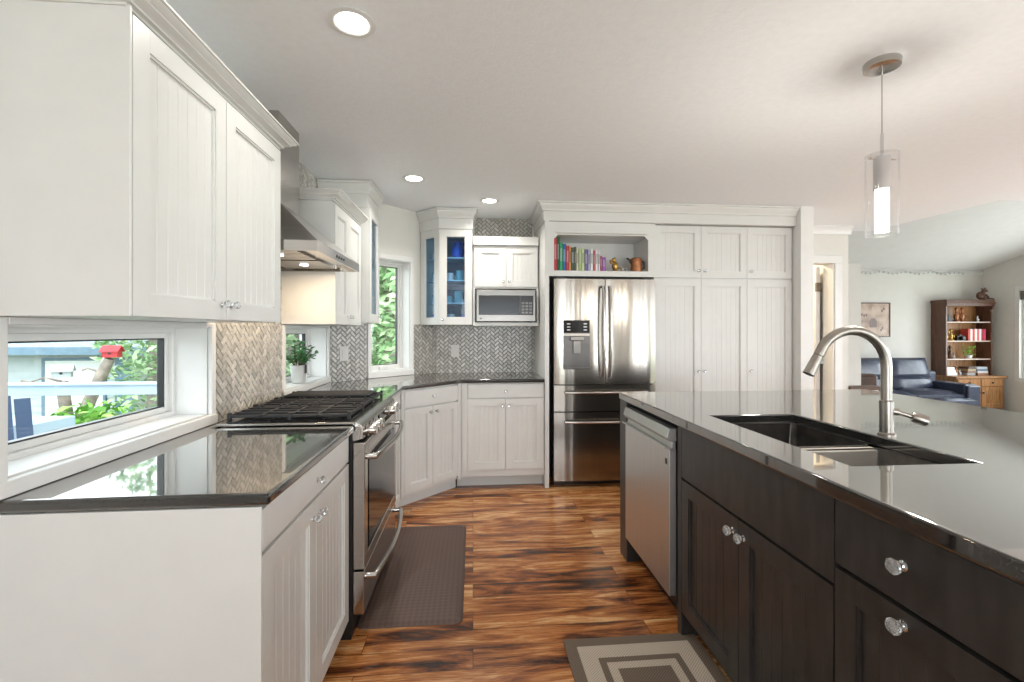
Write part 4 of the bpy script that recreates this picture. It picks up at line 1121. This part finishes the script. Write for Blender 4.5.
for k in range(60):
    T = Matrix.Translation((random.uniform(-.10, .10), random.uniform(-.08, .08), random.uniform(.08, .25))) @ Matrix.Rotation(random.uniform(0, 6), 4, 'Z') @ Matrix.Rotation(random.uniform(-1, 1), 4, 'Y')
    m.ball((0, 0, 0), (.028, .013, .004), 8, T=T)
m.tube([(0, 0, .05), (0, 0, .2)], .006, 6)
m.build('leaves', 'bush', g)
z = LF + .7015
sn = [('grey', (.35, .36, .38)), ('brown', (.25, .15, .10)), ('tan', (.45, .35, .22)), ('dark brown', (.12, .08, .06))]
for i, (n_, c_) in enumerate(sn):
    m = MB(); m.box(0, .185, 0, .2, 0, .042); tag(m.build('book', book_mat(c_), loc=(BX + .50 + .01 * i, 8.50, z + .0425 * i), bevel=.003), '%s book lying in the left stack, %s, on the bottom bookcase shelf' % (n_, ['lowest', 'second up', 'third up', 'topmost'][i]), 'book', 'books lying on the bottom bookcase shelf')
sn = [('rust', (.35, .16, .10)), ('white', (.7, .7, .68)), ('slate blue', (.14, .2, .3)), ('pale grey', (.55, .57, .6))]
for i, (n_, c_) in enumerate(sn):
    m = MB(); m.box(0, .24, 0, .2, 0, .042); tag(m.build('book', book_mat(c_), loc=(BX + .74 - .008 * i, 8.50, z + .0425 * i), bevel=.003), '%s book lying in the right stack, %s, on the bottom bookcase shelf' % (n_, ['lowest', 'second up', 'third up', 'topmost'][i]), 'book', 'books lying on the bottom bookcase shelf')
for i in range(3):
    m = MB(); m.box(0, .24 - .03 * i, 0, .2, 0, .055); m.box(.01, .23 - .03 * i, -.001, 0, .02, .024)
    tag(m.build('storage_box', 'ceramic', loc=(BX + .035, 8.50, z + .0555 * i), bevel=.004), 'white flat box in the pile at the left of the bottom shelf, %s' % ['lowest', 'middle one', 'topmost'][i], 'box', 'white boxes in the bookcase')
# carved animal on top with hanging tail
m = MB(); m.ball((0, 0, .09), (.09, .06, .085)); m.ball((.05, -.02, .19), (.05, .045, .045)); m.ball((.09, -.03, .18), (.03, .025, .02)); m.ball((.03, .01, .235), .014); m.ball((.06, -.03, .24), .014)
m.tube([(-.05, -.02, .04), (-.03, -.07, .02), (.02, -.08, .02)], .02, 8); m.tube([(.06, -.03, .12), (.09, -.06, .06), (.08, -.07, .015)], .018, 8)
m.tube([(-.04, -.02, .05), (.08, -.04, .03), (.18, -.08, .02), (.19, -.10, -.06), (.13, -.10, -.20), (.08, -.10, -.24)], [.02, .018, .016, .016, .02, .014], 8)
tag(m.build('carved_animal', 'walnut', loc=(BX + .88, 8.56, LF + 2.252)), 'dark carved animal with a long hanging tail on top of the bookcase', 'carving')

# sofa
s = thing('sofa', 'dark blue grey leather sofa against the far living room wall', 'sofa', (7.1, 8.55, LF))
SW = 2.25
def cushion(m, x0, x1, y0, y1, z0, z1, puff=.04, T=None, nx=8, ny=6):
    vs = []; fs = []
    def P_(i, j, top):
        u_, v_ = i / nx, j / ny; k_ = (max(0, 1 - (2 * u_ - 1) ** 4) * max(0, 1 - (2 * v_ - 1) ** 4)) ** .5
        x = x0 + (x1 - x0) * (.5 + (u_ - .5) * 1.0); y = y0 + (y1 - y0) * v_; zc_ = (z0 + z1) / 2
        h_ = (z1 - z0) / 2 * .55 + ((z1 - z0) / 2 * .45 + puff) * k_
        return (x, y, zc_ + (h_ if top else -h_))
    for top in (1, 0):
        for j in range(ny + 1):
            for i in range(nx + 1): vs.append(P_(i, j, top))
    n0 = (nx + 1) * (ny + 1)
    for j in range(ny):
        for i in range(nx):
            a = j * (nx + 1) + i; fs.append((a, a + 1, a + nx + 2, a + nx + 1)); fs.append((n0 + a, n0 + a + nx + 1, n0 + a + nx + 2, n0 + a + 1))
    bd = [i for i in range(nx + 1)] + [(j) * (nx + 1) + nx for j in range(1, ny + 1)] + [ny * (nx + 1) + i for i in range(nx - 1, -1, -1)] + [j * (nx + 1) for j in range(ny - 1, 0, -1)]
    for a, b_ in zip(bd, bd[1:] + bd[:1]): fs.append((b_, a, n0 + a, n0 + b_))
    m.add(vs, fs, 0, T)
m = MB(); m.box(.05, SW - .05, -.80, .0, .05, .28); m.box(.05, SW - .05, -.15, .02, .05, .80); m.build('frame', 'leather', s, bevel=.03)
tops = [(.12, .66), (.68, 1.22), (1.24, 1.98)] 
tops = [(.10, .78), (.80, 1.28), (1.30, 2.02)]
tops = [(.12, 1.04), (1.06, 1.98)]
for x0, x1 in tops:
    c_ = MB(); cushion(c_, x0, x1, -.21, .21, -.08, .08, .05, T=Matrix.Translation((0, -.14, .86)) @ Matrix.Rotation(math.radians(74), 4, 'X')); c_.build('back_cushion', 'leather', s)
    c_ = MB(); cushion(c_, x0, x1, -.13, .13, -.08, .08, .04, T=Matrix.Translation((0, -.24, .56)) @ Matrix.Rotation(math.radians(80), 4, 'X')); c_.build('lumbar_cushion', 'leather', s)
    c_ = MB(); cushion(c_, x0, x1, -.86, -.28, .29, .47, .03); c_.build('seat_cushion', 'leather', s)
    c_ = MB(); cushion(c_, x0 + .02, x1 - .02, -1.12, -.84, .26, .38, .02); c_.build('footrest', 'leather', s)
m = MB(); m.box(1.99, SW, -.86, .0, .05, .62); m.box(1.99, SW, -.92, -.86, .06, .60); m.build('arm', 'leather', s, bevel=.05, seg=4)
m = MB(); m.box(-.14, .11, -.86, .0, .05, .62); m.build('arm', 'leather', s, bevel=.05, seg=4)
# brown armchair seen over the guard wall
t = thing('armchair', 'dark brown leather armchair seen above the low wall left of the faucet', 'armchair', (5.42, 6.5, LF + .0))
m = MB(); m.box(-.42, .42, -.30, .42, .06, .42); m.build('base', 'brownleather', t, bevel=.03)
m = MB(); cushion(m, -.32, .32, -.2, .42, .40, .55, .02); m.build('seat_cushion', 'brownleather', t)
m = MB(); m.box(-.42, .42, -.42, -.24, .06, .99); m.build('backrest', 'brownleather', t, bevel=.06, seg=4)
for x in (-.44, .32):
    m = MB(); m.box(x, x + .12, -.28, .42, .06, .66); m.build('arm', 'brownleather', t, bevel=.04, seg=3)
    for y in (-.36, .34):
        m = MB(); m.box(x + .03, x + .08, y, y + .05, 0, .07); m.build('leg', 'walnut', t)
# picture
t = thing('picture', 'framed picture of a tan village map hanging on the far living room wall', 'picture', (7.86, 8.775, 1.185))
m = MB(); ring(m, 0, .80, 0, .715, .022, -.012, .02); m.build('frame', 'walnut', t, bevel=.003)
k = NT('picture_print'); nz = k.n('ShaderNodeTexNoise', i_Scale=5.0, i_Detail=5.0); k.l(k.coord(), nz.inputs['Vector'])
r_ = k.ramp(nz.outputs[0], [(.35, (.30, .19, .13)), (.5, (.48, .33, .24)), (.7, (.60, .46, .36))]); k.l(r_.outputs[0], k.p.inputs['Base Color']); k.p.inputs['Roughness'].default_value = .4
m = MB(); m.box(.02, .78, 0, .008, .02, .695); m.build('print', k.m, t)
m = MB(); m.prism([(.34, .20), (.50, .20), (.50, .32), (.46, .39), (.38, .39), (.34, .32)], -.001, .0, T=Matrix(((1, 0, 0, 0), (0, 0, 1, -.001), (0, 1, 0, 0), (0, 0, 0, 1))))
m.build('printed_house', 'walnut', t)
for x, z in ((.10, .42), (.15, .44), (.20, .42), (.25, .43), (.60, .52), (.64, .56), (.61, .16), (.58, .12)):
    m = MB(); m.box(0, .035, -.002, 0, 0, .05); m.build('printed_mark', 'walnut', t, loc=(x, 0, z))
# string of small lights along the top of the far wall
m = MB(); m.tube([(7.95 + .1 * i, 8.755, 2.55 - .02 * math.sin(i * 1.1)) for i in range(26)], .006, 6)
t = tag(m.build('light_string', 'outlet'), 'thin string of small bulbs along the top of the far wall', 'string lights')
m = MB()
for i in range(24): m.ball((8.0 + .1 * i, 8.75, 2.52 - .02 * math.sin(i * 1.1)), (.018, .012, .022), 6)
m.build('bulbs', 'potm', t)

# ------------------------------------------------------------------ outdoors
GZ_ = -1.0
m = MB(); m.box(-60, -1.5, -30, 60, GZ_ - .1, GZ_); m.box(-1.5, 60, 9.2, 60, GZ_ - .1, GZ_); m.box(-60, 60, -60, -4.5, GZ_ - .1, GZ_); m.box(11.5, 60, -4.5, 9.2, GZ_ - .1, GZ_)
struct(m.build('ground', 'grass'))
m = MB(); m.box(-9, -1.35, -1, 4.75, -.25, -.12); struct(m.build('deck_floor', 'deck'))
m = MB(); m.box(-8.5, -2.6, 4.60, 4.68, .705, .80); m.box(-8.5, -2.6, 4.57, 4.71, .80, .82)
o = m.build('deck_railing', 'railp', bevel=.006); tag(o, 'pale blue white deck railing outside the near window', 'railing')
for x in (-8.4, -6.9, -2.68):
    m = MB(); m.box(x - .045, x + .045, 4.60, 4.68, -.12, .705); m.build('post', 'railp', o)
# shed
s = thing('shed', 'white sided shed with grey roof beyond the deck railing', 'shed', (0, 0, GZ_))
SY = 9.3; hE = 1.90
m = MB(); m.box(-16, -6.47, SY, SY + 5, 0, hE)
for k in range(int(hE / .13)): m.prof([(SY, .13 * k), (SY - .022, .13 * k), (SY - .004, .13 * k + .128), (SY, .13 * k + .128)], -16, -6.47)
m.build('wall', 'shedw', s)
m = MB(); m.box(-16.3, -5.95, SY - .45, SY - .38, hE - .02, hE + .12); m.build('gutter', 'slate', s)
m = MB(); m.prof([(SY - .42, hE + .08), (SY + 2.5, hE + 1.2), (SY + 5.4, hE + .08), (SY + 5.4, hE), (SY + 2.5, hE + 1.1), (SY - .42, hE)], -16.3, -5.95); m.build('roof', 'shingle', s)
m = MB(); ring(m, -8.06, -6.94, .0, 1.80, .05, SY - .05, SY); m.build('door_frame', 'slate', s)
m = MB(); m.box(-8.01, -6.99, SY - .04, SY, 0, 1.75); m.build('door', 'sheddoor', s)
m = MB(); m.box(-6.78, -6.46, SY - .04, SY - .022, 0, hE); m.build('corner_board', 'slate', s)
# forked trunk with birdhouses
t = thing('forked_tree', 'bare forked grey tree trunk outside carrying two birdhouses', 'tree', (-5.62, 6.9, GZ_))
m = MB(); m.tube([(0, 0, 0), (-.02, 0, .75), (-.08, 0, 1.25), (-.13, 0, 1.60)], [.15, .09, .07, .07], 12)
m.tube([(.02, 0, .7), (.09, 0, 1.0), (.21, 0, 1.27), (.33, 0, 1.55), (.41, 0, 1.73), (.50, 0, 1.92)], [.09, .08, .075, .072, .07, .06], 12)
m.tube([(.38, 0, 1.66), (.33, -.02, 1.75), (.24, -.04, 1.79), (.17, -.04, 1.76)], [.03, .014, .012, .012], 8)
m.tube([(-.14, 0, 1.60), (-.34, 0, 1.66), (-.50, -.04, 1.60), (-.60, -.04, 1.61)], [.02, .012, .01, .028], 8)
m.build('trunk', 'bark', t)


def birdhouse(x, y, z, mt, label, s_=1, rz=.2):
    b = thing('birdhouse', label, 'birdhouse', (x, y, z), rz); m = MB()
    m.prof([(-.12 * s_, 0), (.12 * s_, 0), (.12 * s_, .16 * s_), (0, .26 * s_), (-.12 * s_, .16 * s_)], -.16 * s_, .16 * s_); m.build('body', mt, b)
    m = MB(); m.prof([(-.17 * s_, .13 * s_), (0, .27 * s_), (.17 * s_, .13 * s_), (.17 * s_, .15 * s_), (0, .295 * s_), (-.17 * s_, .15 * s_)], -.2 * s_, .2 * s_); m.build('roof', mt, b)
    m = MB(); m.lathe([(0, 0), (.03 * s_, 0), (.03 * s_, .004), (0, .004)], (.0, -.12 * s_, .1 * s_), 14, axis='y'); m.build('entrance', 'black', b)


birdhouse(-5.74, 6.9, GZ_ + 1.66, 'shedw', 'white birdhouse on the left trunk stub outside the near window', .62, .5)
birdhouse(-5.09, 6.9, GZ_ + 1.94, 'red', 'red birdhouse on top of the right trunk stub outside the near window', .56)
# patio chair and bench on the deck
c = thing('patio_chair', 'dark navy slatted patio chair at the left edge of the near window', 'chair', (-3.32, 3.45, -.12), .9)
for i in range(5):
    m = MB(); m.box(-.25 + .105 * i, -.16 + .105 * i, 0, .02, 0, .68 - abs(i - 2) * .03, T=Matrix.Translation((0, .22, .32)) @ Matrix.Rotation(-.35, 4, 'X')); m.build('back_slat', 'chairblue', c, bevel=.004)
m = MB()
m.box(-.27, .27, -.25, .25, .33, .355); m.build('seat', 'chairblue', c)
for x in (-.29, .29):
    m = MB(); m.box(x - .05, x + .05, -.3, .3, .52, .545); m.build('arm', 'chairblue', c)
    for y in (-.24, .22):
        m = MB(); m.box(x - .02, x + .02, y - .02, y + .02, 0, .52); m.build('leg', 'chairblue', c)
c = thing('bench', 'pale blue painted bench with a slatted front behind the railing', 'bench', (-3.75, 4.15, -.12))
m = MB(); m.box(-.75, .24, -.2, .2, .56, .68); m.build('seat', 'railp', c, bevel=.005)
for k in range(7):
    m = MB(); m.box(-.72 + .145 * k, -.66 + .145 * k, -.18, -.15, 0, .56); m.build('slat', 'railp', c)


def foliage(m, c_, r_, n, size, seed=0):
    rnd = random.Random(seed)
    for _ in range(n):
        while True:
            p = Vector((rnd.uniform(-1, 1), rnd.uniform(-1, 1), rnd.uniform(-1, 1)))
            if .25 < p.length < 1: break
        p = Vector((c_[0] + p.x * r_[0], c_[1] + p.y * r_[1], c_[2] + p.z * r_[2])); s_ = size * rnd.uniform(.6, 1.4)
        T = Matrix.Translation(p) @ Matrix.Rotation(rnd.uniform(0, 6.3), 4, 'Z') @ Matrix.Rotation(rnd.uniform(-1.2, 1.2), 4, 'X') @ Matrix.Rotation(rnd.uniform(-1, 1), 4, 'Y')
        m.add([(-s_, 0, 0), (0, -s_ * .4, .1 * s_), (s_, 0, 0), (0, s_ * .4, .1 * s_)], [(0, 1, 2, 3)], 0, T)


def tree(x, y, hgt, rad, label, seed, mt='tree', z=GZ_, n=1500, size=.16, bush=False):
    t = thing('bush' if bush else 'tree', label, 'bush' if bush else 'tree', (x, y, z))
    m = MB()
    if bush:
        foliage(m, (0, 0, hgt * .5), (rad, rad * .7, hgt * .5), n, size, seed); m.build('foliage', mt, t)
        k = MB(); k.tube([(0, 0, 0), (.03, 0, hgt * .6)], [.03, .015], 6); k.build('stem', 'bark', t)
    else:
        foliage(m, (0, 0, hgt * .6), (rad, rad, hgt * .45), n, size, seed); m.build('crown', mt, t)
        k = MB(); k.tube([(0, 0, 0), (.1, 0, hgt * .3), (-.05, .1, hgt * .6)], [.2, .15, .06], 8); k.tube([(.08, 0, hgt * .3), (.5, 0, hgt * .5), (.7, .1, hgt * .65)], [.12, .08, .04], 8); k.build('trunk', 'bark', t)
    return t


tree(-5.35, 8.1, 4.2, .75, 'leafy green tree right of the shed seen at the right edge of the near window', 1, n=2600, size=.07)
tree(-7.4, 16.5, 7, 2.6, 'green tree in the gap between the shed and the leafy tree', 2, n=1500, size=.25)
tree(-3.3, 8.4, 6, 1.5, 'dense green tree outside the window with the potted plant', 3, n=7000, size=.10)
tree(-1.6, 8.6, 6.5, 1.5, 'tall green tree outside the angled corner window', 4, n=7000, size=.10)
tree(-.6, 12.5, 8, 2.6, 'large green tree farther back behind the corner window tree', 5, n=2600, size=.22)
tree(-4.6, 17.5, 7, 2.4, 'large green tree farther back between the shed and corner window trees', 6, n=2400, size=.22)
bs = [(-4.55, 5.7, 1.27, .7, 'bright green bush behind the railing below the red birdhouse', 11), (-4.15, 5.4, 1.55, .7, 'bright green bush behind the railing, nearest the right window edge', 12),
      (-5.65, 6.0, .85, .6, 'low yellow green bush at the foot of the forked trunk', 13)]
for x, y, hg, rd, l, sd in bs: tree(x, y, hg, rd, l, sd, 'bush', n=2600, size=.06, bush=True)
tree(-1.62, 6.0, 2.15, .5, 'round bright green bush outside the angled corner window', 15, 'bush', n=2500, size=.05, bush=True)
tree(-2.6, 6.1, 2.0, .6, 'green bush outside the window with the potted plant', 16, 'tree', n=2500, size=.055, bush=True)
m = MB(); foliage(m, (0, 0, 1.6), (26, .9, 2.4), 9000, .42, 21)
tag(m.build('hedge', 'tree', loc=(-6, 21, GZ_)), 'long distant green hedge row filling the background outside', 'hedge', kind='stuff')

al = area('closet_bulb', (3.35, 5.2, 2.3), (0, 0, 0), .25, .25, 20, (1, .80, .58), 'DISK')
